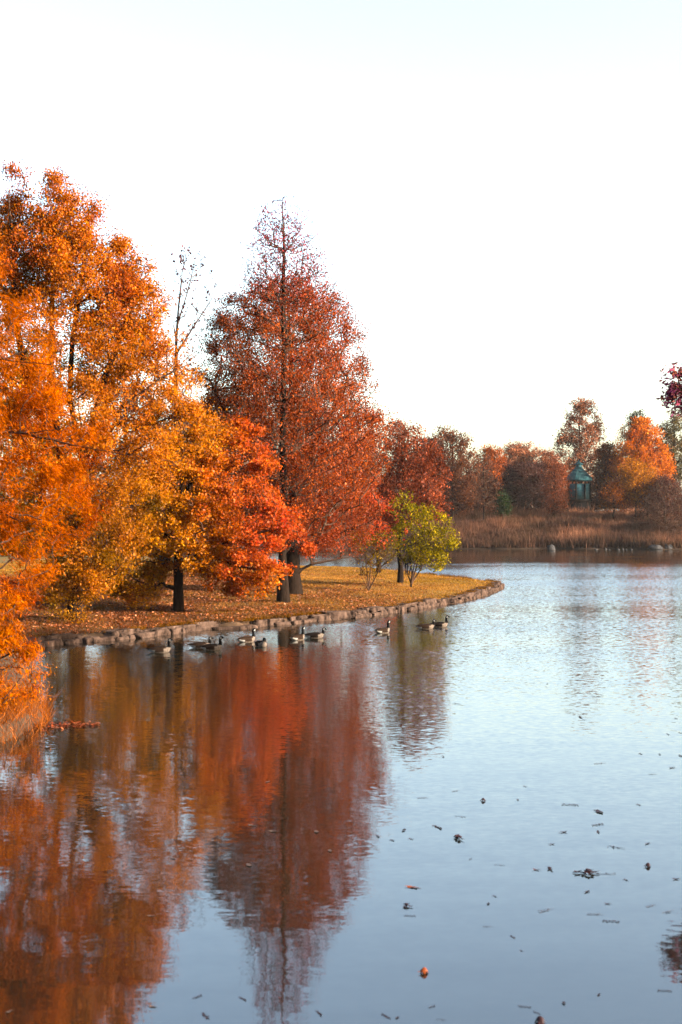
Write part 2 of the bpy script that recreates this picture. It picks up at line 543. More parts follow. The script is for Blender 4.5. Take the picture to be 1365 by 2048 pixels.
def make_tree(name, label, cat, base, lobes, colors, leaves=20000, leaf=(0.13, 0.085), att=700, stems=None, top=None, R0=0.3,
              r0=0.012, bf=0.25, up=0.6, depth=0.9, seed=1, gaps=0.25, gscale=0.35, scatter=0.28, Y=None, zb=None, colorfn=None, group=None,
              bark='bark', leafmat='leaf', droop=None, flare=1.45, cscale=0.3, shell=0.62, K=5, stem_dy=None, tier=0, leafdens=None, loose=0.55, crown='crown', trunk='trunk'):
    rng = R(seed)
    if Y is None:
        Y = gy(base[1], 0.5)
    bx = (base[0] - CX) * Y / F
    zz = lz(bx, Y) if zb is None else (float(bank_z(np.array([bx]), np.array([Y]))[0]) if zb == 'bank' else zb)
    root = empty(name, (bx, Y, zz - 0.05))
    tag(root, label, cat, group)
    b0 = np.array([bx, Y, zz - 0.15])
    st = []
    if stems is None:
        l0 = lobes[0][0][0] if isinstance(lobes[0][0], list) else lobes[0]
        tp = np.array(at(*(top or (base[0], l0[0] + 30)), Y))
        m = 9
        T = np.linspace(0, 1, m)[:, None]
        pts = b0 * (1 - T) + tp * T
        pts[1:-1, 0] += rng.normal(size=m - 2) * 0.06; pts[1:-1, 1] += rng.normal(size=m - 2) * 0.1
        st.append((pts, -1))
    else:
        cnt = 0
        allp = []
        for k, s in enumerate(stems):
            yo = 0.0 if k == 0 else rng.uniform(-1, 1) * depth * 1.5 * (Y / 70)
            if stem_dy is not None: yo = stem_dy[k]
            pts = []
            for j, (px, py) in enumerate(s):
                p = np.array(at(px, py, Y)); p[1] += yo * j / max(1, len(s) - 1)
                pts.append(p)
            pts = np.array(pts)
            if k == 0:
                pts[0] = b0
            # denser
            q = [pts[0]]
            for j in range(len(pts) - 1):
                for f in (0.5, 1.0): q.append(pts[j] * (1 - f) + pts[j + 1] * f)
            q = np.array(q)
            if k == 0:
                st.append((q, -1)); allp.append(q); cnt = len(q)
            else:
                ap = np.concatenate(allp)
                dd = ((ap[:, [0, 2]] - q[0][[0, 2]]) ** 2).sum(1)
                pj = int(np.argmin(dd))
                q = q + (ap[pj] - q[0])[None, :] * np.linspace(1, 0, len(q))[:, None]
                q = q[1:]
                st.append((q, pj)); allp.append(q)
    wsum = sum((l[2] if isinstance(l, tuple) else 1) for l in lobes) if isinstance(lobes[0], tuple) and isinstance(lobes[0][0], list) else None
    if wsum is None:
        A = sample_lobe(lobes, Y, att, depth, rng, shell, gaps, gscale)
    else:
        A = np.concatenate([sample_lobe(l[0], Y, int(att * l[2] / wsum), depth, rng, shell, gaps, gscale, dy=l[1]) for l in lobes])
    if tier:
        rr_ = np.hypot(A[:, 0] - bx, A[:, 1] - Y)
        q = A[:, 2] + 0.16 * rr_ + 0.25 * np.sin(np.arctan2(A[:, 1] - Y, A[:, 0] - bx) * 3 + 1)
        A[:, 2] += 0.4 * (np.round(q / tier) * tier - q)
    X, par, nst, pl = grow(A, st, bf, up, rng)
    n = len(X)
    kids = np.zeros(n); order = np.argsort(-pl)
    tips = np.ones(n)
    haskid = np.zeros(n, bool); haskid[par[par >= 0]] = True
    cnt = np.where(haskid, 0.0, 1.0)
    # children before parents
    dep = np.zeros(n, int)
    for i in range(n):
        pass
    ch = [[] for _ in range(n)]
    for i in range(n):
        if par[i] >= 0: ch[par[i]].append(i)
    stack = [i for i in range(n) if par[i] < 0]; topo = []
    while stack:
        i = stack.pop(); topo.append(i); stack.extend(ch[i])
    for i in reversed(topo):
        if par[i] >= 0: cnt[par[i]] += max(cnt[i], 1.0)
    ntot = max(cnt.max(), 3)
    pw = math.log(ntot) / math.log(R0 / r0)
    rad = r0 * np.maximum(cnt, 1) ** (1 / pw)
    rad[0] = R0 * flare
    if nst > 1: rad[1] = max(rad[1], R0)
    V, Fq, C, idx, thin = wood_mesh(X, par, rad, nst, K=K, rng=rng)
    mesh_obj(trunk, V, Fq, [M['bark'], M['bark_sunlit']], root, midx=thin, smooth=True, origin=(bx, Y, zz - 0.05))
    # leaves along the thin edges
    e_r = rad[idx]
    thr = np.quantile(e_r, 0.86)
    L_ = np.linalg.norm(X[idx] - X[par[idx]], axis=1)
    w = (L_ ** 0.6) * (e_r <= thr) * (idx >= nst)
    w = w * np.exp(rng.normal(size=len(w)) * loose)
    if leafdens is not None:
        w = w * leafdens(X[idx])
    w /= w.sum()
    pick = rng.choice(len(idx), size=leaves, p=w)
    t = 0.25 + 0.75 * rng.rand(leaves)
    S = C.shape[1] - 1
    si = np.minimum((t * S).astype(int), S - 1); f = (t * S - si)[:, None]
    Pc = C[pick, si] * (1 - f) + C[pick, si + 1] * f
    Pc = Pc + rng.normal(size=(leaves, 3)) * scatter * np.array([1, 1, 0.8])
    dvec = None
    if droop is not None:
        out = Pc - np.array([bx, Y, 0]); out[:, 2] = 0
        out /= np.linalg.norm(out, axis=1, keepdims=True) + 1e-6
        dvec = out * droop[0] + np.array([0, 0, -droop[1]])
    LV, LF = leaf_quads(Pc, leaf[0], leaf[1], rng, d=dvec)
    cl = colorfn(Pc, rng) if colorfn else palette(Pc, colors, rng, cscale, seed)
    cl = cl * np.exp(rng.normal(size=len(idx)) * 0.14)[pick][:, None]
    mesh_obj(crown, LV, LF, M[leafmat], root, col=np.repeat(cl, 4, axis=0), origin=(bx, Y, zz - 0.05))
    return root


ORANGE = [lin(180, 86, 10), lin(230, 130, 12), lin(244, 158, 24), lin(212, 108, 12)]
YELLOW = [lin(204, 114, 16), lin(240, 150, 28), lin(248, 176, 62), lin(178, 112, 22)]
REDS = [lin(174, 66, 44), lin(226, 92, 58), lin(246, 130, 90), lin(204, 66, 52)]
DRED = [lin(122, 56, 38), lin(172, 82, 52), lin(204, 112, 72), lin(138, 56, 42)]
BROWN = [lin(78, 48, 36), lin(110, 66, 46), lin(138, 84, 58), lin(92, 54, 40)]
OLIVE = [lin(66, 66, 18), lin(108, 96, 24), lin(176, 130, 40), lin(84, 78, 22)]
RUST = [lin(160, 80, 10), lin(212, 112, 12), lin(238, 134, 20), lin(184, 90, 12)]
PINKB = [lin(150, 92, 70), lin(190, 122, 92), lin(204, 140, 110), lin(128, 78, 58)]


def blend(a, b, t):
    return a * (1 - t[:, None]) + b * t[:, None]


def col_B(p, rng):
    o = palette(p, ORANGE, rng, 0.22, 3); y = palette(p, YELLOW, rng, 0.3, 4); g = palette(p, OLIVE, rng, 0.3, 5); r = palette(p, RUST, rng, .3, 8)
    n = vnoise(p, 0.16, 9)
    right = sstep(-13, -7, p[:, 0] + 1.2 * n)
    c = blend(o, y, 0.55 * right * sstep(15, 8, p[:, 2]))
    c = blend(c, r, 0.3 * sstep(13, 20, p[:, 2] + n))
    return blend(c, g, np.clip(sstep(6.5, 3.0, p[:, 2] + 1.6 * n) * (0.6 + 0.5 * vnoise(p, .3, 12)), 0, .85))


def col_C(p, rng):
    y = palette(p, YELLOW, rng, 0.3, 14); r = palette(p, REDS, rng, 0.3, 15); o = palette(p, ORANGE, rng, .3, 16); g = palette(p, OLIVE, rng, .3, 17)
    n = vnoise(p, 0.2, 19)
    t = sstep(-6.6, -3.6, p[:, 0] + 0.9 * n + 0.12 * (6 - p[:, 2]))
    c = blend(y, o, sstep(-8.5, -5.5, p[:, 0] + n))
    low = sstep(3.4, 1.8, p[:, 2] + 0.3 * n) * sstep(-6, -4, p[:, 0])
    c = blend(c, blend(r, o, np.clip(0.22 + .3 * n + 0.6 * low, 0, 1)), t)
    return blend(c, g, 0.75 * sstep(0.25, 0.9, n) * sstep(-6.5, -8.0, p[:, 0]))


def col_D(p, rng):
    r = palette(p, DRED, rng, .3, 24); pk = palette(p, [lin(150, 60, 70), lin(186, 84, 84)], rng, .3, 25)
    return blend(r, pk, sstep(15, 19, p[:, 2]))


def col_E(p, rng):
    r = palette(p, REDS, rng, .3, 34); d = palette(p, DRED, rng, .3, 35); b = palette(p, BROWN, rng, .3, 36); o = palette(p, ORANGE, rng, .3, 37)
    n = vnoise(p, .15, 39)
    c = blend(blend(r, d, np.clip(.7 + .5 * n, 0, 1)), b, .3 * np.ones(len(p)))
    c = blend(c, o, .55 * sstep(-1.5, 1.5, p[:, 0] + 2 * n) * sstep(.2, .8, vnoise(p, .2, 40)))
    return blend(c, b, .45 * sstep(-4.5, -7, p[:, 0] + 1.2 * n))


# tall orange tree on the left
make_tree('orange_tree', 'tall orange tree of many upright stems behind the feathery cypress', 'tree', (150, 1238),
          [([(325, 8, 42), (380, -15, 62), (450, -30, 75), (600, -40, 90)], 0.6, 0.16),
           ([(342, 108, 140), (400, 85, 190), (480, 60, 235), (600, 60, 270)], -0.5, 0.2),
           ([(478, 228, 262), (540, 190, 325), (620, 170, 345), (700, 180, 345)], 0.3, 0.16),
           ([(420, -40, 190), (480, -50, 235), (580, -60, 315), (650, -70, 350), (720, -70, 392), (800, -60, 424), (870, -40, 440), (930, 0, 420), (1000, 20, 340), (1060, 30, 270)], 0, 0.62),
           ([(960, 120, 290), (1050, 110, 300), (1130, 95, 300), (1190, 105, 210), (1238, 125, 180)], -1.5, 0.2)],
          None, leaves=190000, leaf=(0.11, 0.062), att=2300, R0=0.34, up=1.0, bf=0.3, seed=11, gaps=0.75, gscale=0.5, scatter=0.23, loose=1.0, colorfn=col_B, depth=.75,
          stems=[[(150, 1238), (155, 1100), (170, 950), (178, 870), (215, 740), (262, 620), (285, 560)],
                 [(155, 1100), (120, 900), (105, 750), (108, 600), (115, 480), (125, 390)],
                 [(120, 900), (60, 780), (38, 650), (35, 520), (27, 390)],
                 [(170, 950), (140, 800), (145, 680), (165, 560), (180, 440)],
                 [(178, 870), (250, 810), (320, 755), (375, 725)],
                 [(170, 950), (230, 850), (300, 850), (380, 820)]])
# spreading orange and red tree
make_tree('spreading_tree', 'spreading tree yellow at left turning red at right, on a short dark trunk', 'tree', (357, 1222),
          [([(835, 430, 500), (870, 350, 530), (920, 290, 550), (970, 250, 572), (1020, 220, 592), (1065, 205, 606), (1100, 210, 598)], 0, 0.8),
           ([(1085, 205, 400), (1130, 195, 345), (1180, 215, 330), (1208, 235, 310)], 0.3, 0.36),
           ([(1095, 390, 560), (1125, 350, 590), (1150, 400, 585), (1180, 450, 560)], -.8, 0.2)],
          None, leaves=100000, leaf=(0.125, 0.08), att=1400, R0=0.24, up=0.15, bf=0.35, seed=12, gaps=0.9, gscale=0.42, tier=0.9, loose=0.9, scatter=0.17, colorfn=col_C, depth=0.75, flare=1.25,
          stems=[[(357, 1222), (357, 1130), (355, 1040), (365, 960), (380, 880)], [(357, 1115), (385, 1105), (420, 1092), (480, 1070), (540, 1060)],
                 [(356, 1085), (320, 1060), (270, 1050), (240, 1060)], [(357, 1060), (420, 1000), (480, 940)], [(360, 1000), (400, 940), (440, 890)], [(357, 1100), (420, 1120), (480, 1135), (530, 1140)]])
# slender cone-shaped red tree in front
make_tree('slender_red_tree', 'tallest cone-shaped red tree with thin bare twigs at its tip', 'tree', (567, 1204),
          [([(430, 515, 618), (480, 495, 640), (560, 468, 678), (640, 440, 712), (720, 428, 748), (800, 425, 776), (880, 440, 790), (960, 470, 776), (1030, 510, 720), (1075, 540, 660)], 0, .78),
           ([(393, 545, 585), (430, 515, 618), (480, 492, 640), (560, 468, 682), (620, 450, 700)], 0, .22)],
          None, leaves=27000, leaf=(0.115, 0.075), att=2300, R0=0.21, r0=0.012, up=1.7, bf=0.2, seed=13, gaps=0.15, scatter=0.2, colorfn=col_D, depth=0.95, top=(565, 402), bark='bark_sunlit', flare=1.9, shell=0.8,
          leafdens=lambda p: 0.7 + 0.7 * sstep(18, 9, p[:, 2]))
# dense dark red tree behind it
make_tree('dense_red_tree', 'dense rounded red tree standing behind the slender cone-shaped one', 'tree', (587, 1189),
          [(562, 520, 640), (600, 450, 695), (660, 408, 720), (740, 392, 740), (820, 388, 755), (900, 400, 770), (980, 430, 772), (1050, 470, 750), (1095, 540, 720)],
          None, leaves=160000, leaf=(0.105, 0.068), att=1900, R0=0.42, up=1.0, bf=0.25, seed=14, gaps=0.4, gscale=0.3, scatter=0.26, loose=0.7, colorfn=col_E, depth=0.85, flare=1.5,
          stems=[[(587, 1189), (586, 1100), (588, 960), (586, 820), (580, 690), (575, 600)], [(588, 1132), (625, 1118), (680, 1112), (735, 1108)],
                 [(588, 1090), (650, 1075), (710, 1055)], [(588, 1040), (520, 930), (450, 830), (410, 740)], [(587, 980), (640, 880), (690, 780)]])
# nearly bare tree between them
make_tree('bare_tree', 'nearly bare thin tree with a few dangling leaves against the sky', 'tree', (352, 1155),
          [(490, 335, 400), (530, 332, 430), (600, 345, 442), (680, 345, 410), (760, 335, 400)], [lin(120, 50, 44), lin(90, 48, 50)], leaves=330, leaf=(0.22, 0.14), att=170, R0=0.15, r0=0.010,
          up=1.6, bf=0.3, seed=15, scatter=0.1, depth=0.8, gaps=0, stems=[[(352, 1155), (352, 900), (352, 740), (353, 680), (357, 620), (363, 565)], [(353, 745), (375, 715), (400, 690)], [(353, 690), (342, 620), (336, 560)], [(354, 660), (378, 590), (394, 535)], [(353, 700), (385, 655), (425, 600)]], Y=102, zb=0.6)
# bald cypress in the left foreground
CY = 38.0
make_tree('cypress_tree', 'feathery rust-orange cypress leaning into the picture over the left bank', 'tree', (-95, 1360),
          [([(235, -115, -80), (340, -160, -30), (450, -220, -5), (560, -270, 45), (680, -320, 135), (800, -350, 190), (900, -360, 218), (1000, -360, 205), (1100, -345, 150), (1200, -310, 105)], 0, 0.86),
           ([(1150, -200, 100), (1240, -190, 130), (1320, -170, 138), (1380, -150, 132), (1430, -130, 112), (1462, -110, 70)], -4.2, 0.5)],
          None, leaves=180000, leaf=(0.13, 0.022), att=1700, R0=0.36, r0=0.010, up=0.25, bf=0.35, seed=16, gaps=0.6, gscale=0.4, scatter=0.15, loose=0.75, depth=0.8, Y=CY, zb=0.5,
          colorfn=lambda p, rng: blend(blend(palette(p, RUST, rng, .35, 44), palette(p, [lin(110, 44, 14), lin(150, 62, 16), lin(176, 78, 18)], rng, .4, 47), np.clip(.35 + .8 * vnoise(p, .25, 48), 0, 1) * sstep(11, 7, p[:, 2])), palette(p, ORANGE, rng, .35, 45), np.clip(.25 + .4 * vnoise(p, .3, 46) + .4 * sstep(3.2, 1.2, p[:, 2]), 0, 1)),
          leafmat='needle', droop=(0.6, 0.55),
          stems=[[(-95, 1360), (-95, 1000), (-95, 700), (-97, 450), (-95, 260)], [(-95, 790), (0, 828), (90, 856), (175, 872)], [(-95, 690), (0, 716), (70, 736), (150, 752)], [(-95, 880), (60, 890), (200, 912), (300, 922)],
                 [(-95, 1000), (0, 1010), (90, 1040)], [(-95, 1120), (0, 1150), (70, 1190)], [(-95, 560), (-30, 560), (40, 590)], [(-95, 1250), (0, 1330), (70, 1372)]],
          stem_dy=[0, -3.4, -3.0, -3.6, -3.0, -3.4, -2.4, -4.4])
# trees and shrubs on the point
make_tree('young_red_tree', 'small red tree with a straight dark trunk behind the yellow-green shrub', 'tree', (801, 1166),
          [(856, 800, 842), (890, 772, 882), (940, 758, 902), (990, 750, 905), (1045, 765, 880)], [lin(106, 56, 44), lin(148, 76, 56), lin(174, 98, 74)], leaves=11000, leaf=(0.15, 0.1), att=420, R0=0.19,
          up=1.1, seed=17, gaps=0.35, scatter=0.22, flare=1.3, top=(805, 880))
make_tree('yellow_green_shrub', 'yellow-green leafy shrub fanning out on several bare stems', 'shrub', (822, 1173),
          [(985, 795, 815), (1008, 785, 872), (1045, 785, 912), (1080, 790, 917), (1110, 800, 910), (1136, 845, 900)], [lin(98, 96, 20), lin(150, 138, 28), lin(196, 168, 38), lin(120, 112, 26)],
          leaves=7000, leaf=(0.14, 0.085), att=330, R0=0.075, r0=0.010, up=0.5, seed=18, loose=0.9, gaps=0.7, gscale=0.6, scatter=0.17, flare=1.0, trunk='stems', cscale=.6,
          stems=[[(822, 1173), (823, 1168), (824, 1130), (832, 1085)], [(822, 1171), (808, 1130), (796, 1092)], [(823, 1171), (838, 1120), (846, 1070)], [(824, 1171), (850, 1130), (880, 1100)], [(823, 1171), (828, 1130), (860, 1060)]])
make_tree('thin_shrub', 'sparse half-bare shrub of thin stems left of the yellow-green one', 'shrub', (738, 1182),
          [(1062, 700, 788), (1090, 708, 800), (1120, 712, 792), (1150, 718, 770)], [lin(120, 70, 34), lin(140, 110, 34), lin(96, 84, 26)],
          leaves=1300, leaf=(0.13, 0.08), att=190, R0=0.055, r0=0.010, up=0.5, seed=19, gaps=0.2, scatter=0.14, flare=1.0, trunk='stems',
          stems=[[(738, 1182), (738, 1176), (733, 1130), (732, 1095)], [(737, 1180), (722, 1150), (718, 1120)], [(738, 1180), (742, 1130), (752, 1090)], [(739, 1180), (760, 1135), (788, 1110)], [(737, 1180), (728, 1140), (722, 1120)]])
make_tree('far_red_tree', 'small red tree far back on the point with a short dark trunk', 'tree', (757, 1146),
          [(965, 715, 780), (1000, 695, 805), (1050, 690, 812), (1090, 705, 795)], REDS, leaves=6500, leaf=(0.16, 0.11), att=260, R0=0.2, up=0.6, seed=20, gaps=0.35, scatter=0.25, flare=1.2)

# background trees on the far bank: (name, label, base px, Y, rows, colours, leaves, att, leaf size, up, gaps)
FAR = [
    ('brown_tree', 'brown bare-limbed tree above the left end of the reed bank', (905, 1040), 228, [(852, 880, 915), (880, 862, 940), (930, 855, 958), (980, 860, 960), (1020, 870, 950)], BROWN, 6500, 330, .36, .9, .3),
    ('bare_grey_tree', 'slim bare grey tree at the edge of the reed bank', (968, 1046), 222, [(902, 955, 985), (930, 940, 1000), (980, 935, 1002), (1015, 945, 995)], BROWN, 350, 260, .25, 1.2, .1),
    ('orange_tree', 'low rounded orange tree right of the bare grey tree', (985, 1030), 246, [(896, 965, 1000), (925, 948, 1015), (970, 945, 1020), (1020, 950, 1015)], [lin(150, 80, 48), lin(196, 110, 66), lin(170, 90, 56)], 5500, 260, .36, .8, .3),
    ('pink_orange_tree', 'domed pinkish-orange tree behind the dark thicket', (1045, 1030), 262, [(888, 1022, 1070), (905, 1002, 1086), (940, 995, 1092), (1000, 1000, 1090)], PINKB, 8000, 300, .36, .8, .25),
    ('dark_thicket', 'dense dark purple-brown thicket left of the green pavilion', (1050, 1028), 236, [(930, 1020, 1090), (950, 1002, 1104), (990, 998, 1108), (1024, 1000, 1106)], [lin(58, 38, 38), lin(80, 50, 46), lin(96, 62, 54)], 12000, 420, .3, .9, .1),
    ('airy_tree', 'tall airy tree with gaps of sky, behind the green pavilion', (1160, 1020), 266, [(798, 1148, 1182), (830, 1128, 1200), (870, 1112, 1212), (910, 1106, 1218), (950, 1115, 1205), (985, 1125, 1195)], PINKB + BROWN[:2], 7500, 420, .36, .8, .75),
    ('thin_brown_tree', 'thin reddish-brown tree just left of the green pavilion', (1110, 1028), 226, [(925, 1092, 1128), (950, 1086, 1138), (990, 1086, 1140), (1022, 1092, 1134)], [lin(120, 66, 46), lin(150, 82, 56), lin(90, 54, 44)], 2600, 260, .26, .9, .3),
    ('dull_brown_tree', 'dull brown tree between the pavilion and the orange tree', (1212, 1022), 244, [(890, 1205, 1230), (915, 1192, 1245), (960, 1186, 1250), (1010, 1190, 1245)], [lin(96, 52, 36), lin(140, 70, 40), lin(110, 58, 38)], 5500, 260, .34, .8, .25),
    ('bright_orange_tree', 'brightest orange tree on the far bank right of the pavilion', (1265, 1026), 240, [(838, 1265, 1295), (862, 1246, 1322), (900, 1228, 1342), (945, 1212, 1348), (990, 1215, 1345), (1020, 1230, 1330)], [lin(190, 96, 26), lin(232, 126, 38), lin(244, 152, 62), lin(206, 104, 30)], 14000, 480, .36, .8, .25),
    ('yellow_shrub', 'golden yellow shrub in front of the bright orange tree', (1272, 1030), 225, [(920, 1248, 1275), (940, 1240, 1310), (970, 1238, 1325), (1005, 1245, 1320)], [lin(170, 104, 36), lin(214, 144, 44), lin(190, 118, 48)], 4500, 240, .3, .6, .4),
    ('evergreen_tree', 'grey-green tree peeking over the bright orange tree', (1278, 1020), 272, [(824, 1265, 1285), (845, 1258, 1298), (880, 1255, 1305), (960, 1260, 1300)], [lin(58, 62, 48), lin(84, 84, 62), lin(70, 70, 52)], 3500, 200, .36, .8, .5),
    ('pale_green_tree', 'tall loose grey-green tree at the right edge of the picture', (1348, 1020), 268, [(815, 1335, 1362), (850, 1320, 1385), (900, 1315, 1400), (960, 1318, 1400)], [lin(96, 92, 62), lin(130, 116, 78), lin(120, 84, 56)], 5000, 300, .36, .8, .7),
    ('orange_leaved_shrub', 'low shrub with glowing orange leaves right of the pavilion', (1228, 1030), 224, [(965, 1215, 1245), (985, 1198, 1265), (1018, 1195, 1268)], [lin(150, 80, 40), lin(206, 120, 50), lin(110, 66, 46)], 1000, 220, .26, .7, .6),
    ('bare_shrub', 'tall bare brown shrub by the water at the right edge', (1330, 1082), 213, [(960, 1310, 1360), (1000, 1290, 1380), (1050, 1285, 1390), (1085, 1295, 1380)], [lin(66, 42, 38), lin(92, 58, 50)], 1300, 420, .22, .9, .1),
    ('low_bare_shrub', 'lower bare brown shrub left of the tall one by the water', (1296, 1075), 214, [(985, 1285, 1310), (1010, 1270, 1325), (1050, 1268, 1330), (1078, 1275, 1325)], [lin(66, 42, 38), lin(92, 58, 50)], 900, 300, .22, .9, .1),
    ('green_bush', 'small dark green bush at the foot of the dark thicket', (1005, 1028), 224, [(988, 1000, 1010), (1005, 995, 1016), (1024, 994, 1018)], [lin(34, 52, 22), lin(52, 72, 30)], 1100, 60, .28, .4, 0),
    ('russet_tree', 'russet tree behind the small red tree on the point', (800, 1040), 240, [(838, 775, 800), (870, 765, 830), (920, 760, 850), (980, 755, 860), (1030, 760, 850)], [lin(130, 70, 54), lin(170, 92, 70), lin(150, 104, 76)], 6500, 300, .34, .9, .45),
    ('maroon_tree', 'maroon tree between the russet tree and the brown one', (862, 1040), 236, [(872, 845, 880), (905, 832, 895), (960, 825, 900), (1025, 830, 895)], [lin(110, 50, 42), lin(150, 66, 52), lin(90, 46, 42)], 6000, 280, .34, .9, .25),
    ('brown_thicket', 'brown thicket filling the foot of the trees behind the bare grey tree', (950, 1030), 240, [(945, 900, 990), (975, 880, 1012), (1022, 878, 1015)], [lin(84, 50, 40), lin(112, 66, 50), lin(96, 60, 50)], 9000, 300, .3, .8, .1),
    ('pinkish_tree', 'pinkish-brown tree between the dark thicket and the airy tree', (1095, 1030), 258, [(905, 1085, 1110), (930, 1072, 1130), (970, 1070, 1140), (1022, 1075, 1140)], PINKB, 5000, 260, .34, .8, .3),
    ('russet_thicket', 'russet thicket around the foot of the pavilion', (1170, 1030), 247, [(960, 1185, 1215), (985, 1120, 1225), (1022, 1110, 1230)], [lin(110, 58, 40), lin(140, 76, 50), lin(86, 52, 42)], 5000, 240, .3, .6, .2),
    ('brown_undergrowth_shrub', 'dark brown shrub under the right side of the bright orange tree', (1330, 1034), 222, [(955, 1310, 1350), (980, 1290, 1375), (1030, 1285, 1390)], [lin(70, 44, 40), lin(96, 60, 50), lin(110, 66, 50)], 5000, 240, .28, .7, .2),
    ('hazy_brown_tree', 'brown tree across the water behind the spreading tree', (500, 1050), 236, [(800, 470, 530), (880, 445, 560), (970, 440, 570), (1030, 435, 575), (1082, 440, 570)], BROWN, 6500, 260, .36, .8, .15),
    ('dusky_brown_tree', 'dusky brown tree across the water far behind the dark short trunk', (385, 1050), 240, [(800, 350, 420), (880, 330, 445), (970, 325, 450), (1030, 320, 455), (1082, 325, 450)], BROWN, 6500, 260, .36, .8, .15),
    ('shaded_brown_tree', 'shaded brown tree across the water behind the two red trunks', (715, 1050), 232, [(815, 690, 730), (880, 665, 760), (970, 655, 775), (1030, 650, 780), (1075, 660, 770)], BROWN, 6500, 260, .36, .8, .15),
    ('dim_brown_tree', 'dim brown tree across the water left of the red trunks', (625, 1050), 234, [(790, 600, 650), (860, 570, 680), (970, 560, 690), (1030, 555, 690), (1075, 565, 680)], BROWN, 6500, 260, .36, .8, .15),
]
for i, (nm, lb, bs, Y, rows, cols, nl, na, ls, up_, gp_) in enumerate(FAR):
    make_tree(nm, lb, 'shrub' if ('shrub' in nm or 'bush' in nm or 'thicket' in nm) else 'tree', bs, rows, cols, leaves=int(nl * 2.4), leaf=(ls * .82, ls * .56), att=int(na * 1.4), R0=(0.3 if 'shrub' not in nm else .12) if 'bare_grey' not in nm else .13, r0=0.028,
              up=up_, seed=60 + i, gaps=gp_, gscale=0.16, scatter=0.45, Y=Y, zb='bank', cscale=.12, group='trees along the far bank', K=4, bark='bark' if i % 2 else 'bark_sunlit')
# shaded trees behind the left-hand trees, on the lawn side
LEFTBACK = [
    ('olive_tree', 'dull olive tree low behind the stems of the tall orange tree', (60, 1128), 150, [(700, 20, 80), (800, -20, 140), (900, -40, 170), (1010, -40, 170), (1095, -40, 165), (1112, -20, 150)], OLIVE, 17000),
    ('russet_tree', 'russet tree behind the gap between orange and spreading trees', (250, 1122), 165, [(730, 230, 290), (800, 190, 330), (920, 170, 340), (1020, 170, 340), (1100, 165, 345), (1115, 185, 330)], BROWN, 17000),
    ('brown_tree', 'brown tree behind the red half of the spreading tree', (430, 1116), 185, [(770, 410, 460), (840, 370, 500), (910, 360, 520), (1010, 360, 520), (1085, 360, 520), (1100, 375, 505)], BROWN, 14000),
    ('grey_brown_tree', 'grey-brown tree behind the dark trunk of the spreading tree', (345, 1116), 195, [(770, 325, 370), (850, 295, 400), (940, 290, 405), (1040, 290, 405), (1095, 285, 410), (1106, 300, 395)], BROWN, 13000),
]
for i, (nm, lb, bs, Y, rows, cols, nl) in enumerate(LEFTBACK):
    make_tree(nm, lb, 'tree', bs, rows, cols, leaves=nl, leaf=(.32, .22), att=320, R0=0.28, r0=0.02, up=.8, seed=90 + i, gaps=.15, scatter=.4, Y=Y, zb=.6, group='trees behind the left-hand grove', cscale=.15, K=4)
# overhanging tree at the right edge
make_tree('purple_tree', 'purple-red leafy branch reaching in at the right edge of the picture', 'tree', (1720, 1310),
          [([(610, 1560, 1850), (690, 1450, 1950), (780, 1410, 2000), (850, 1460, 1900)], 0, 0.6), ([(736, 1338, 1410), (765, 1330, 1430), (785, 1321, 1430), (808, 1332, 1420), (832, 1346, 1410)], 0, 0.22)], [lin(180, 90, 140), lin(206, 110, 140), lin(214, 140, 110), lin(176, 90, 140)],
          leaves=9500, leaf=(0.17, 0.075), att=420, depth=.5, stems=[[(1720, 1310), (1720, 1000), (1715, 800), (1720, 690)], [(1716, 800), (1560, 770), (1430, 772), (1365, 784)]], stem_dy=[0, 0], R0=0.2, r0=0.010, up=0.3, bf=.3, seed=31, gaps=0.3, scatter=0.14, Y=45, zb=0.5, droop=(.7, .3))


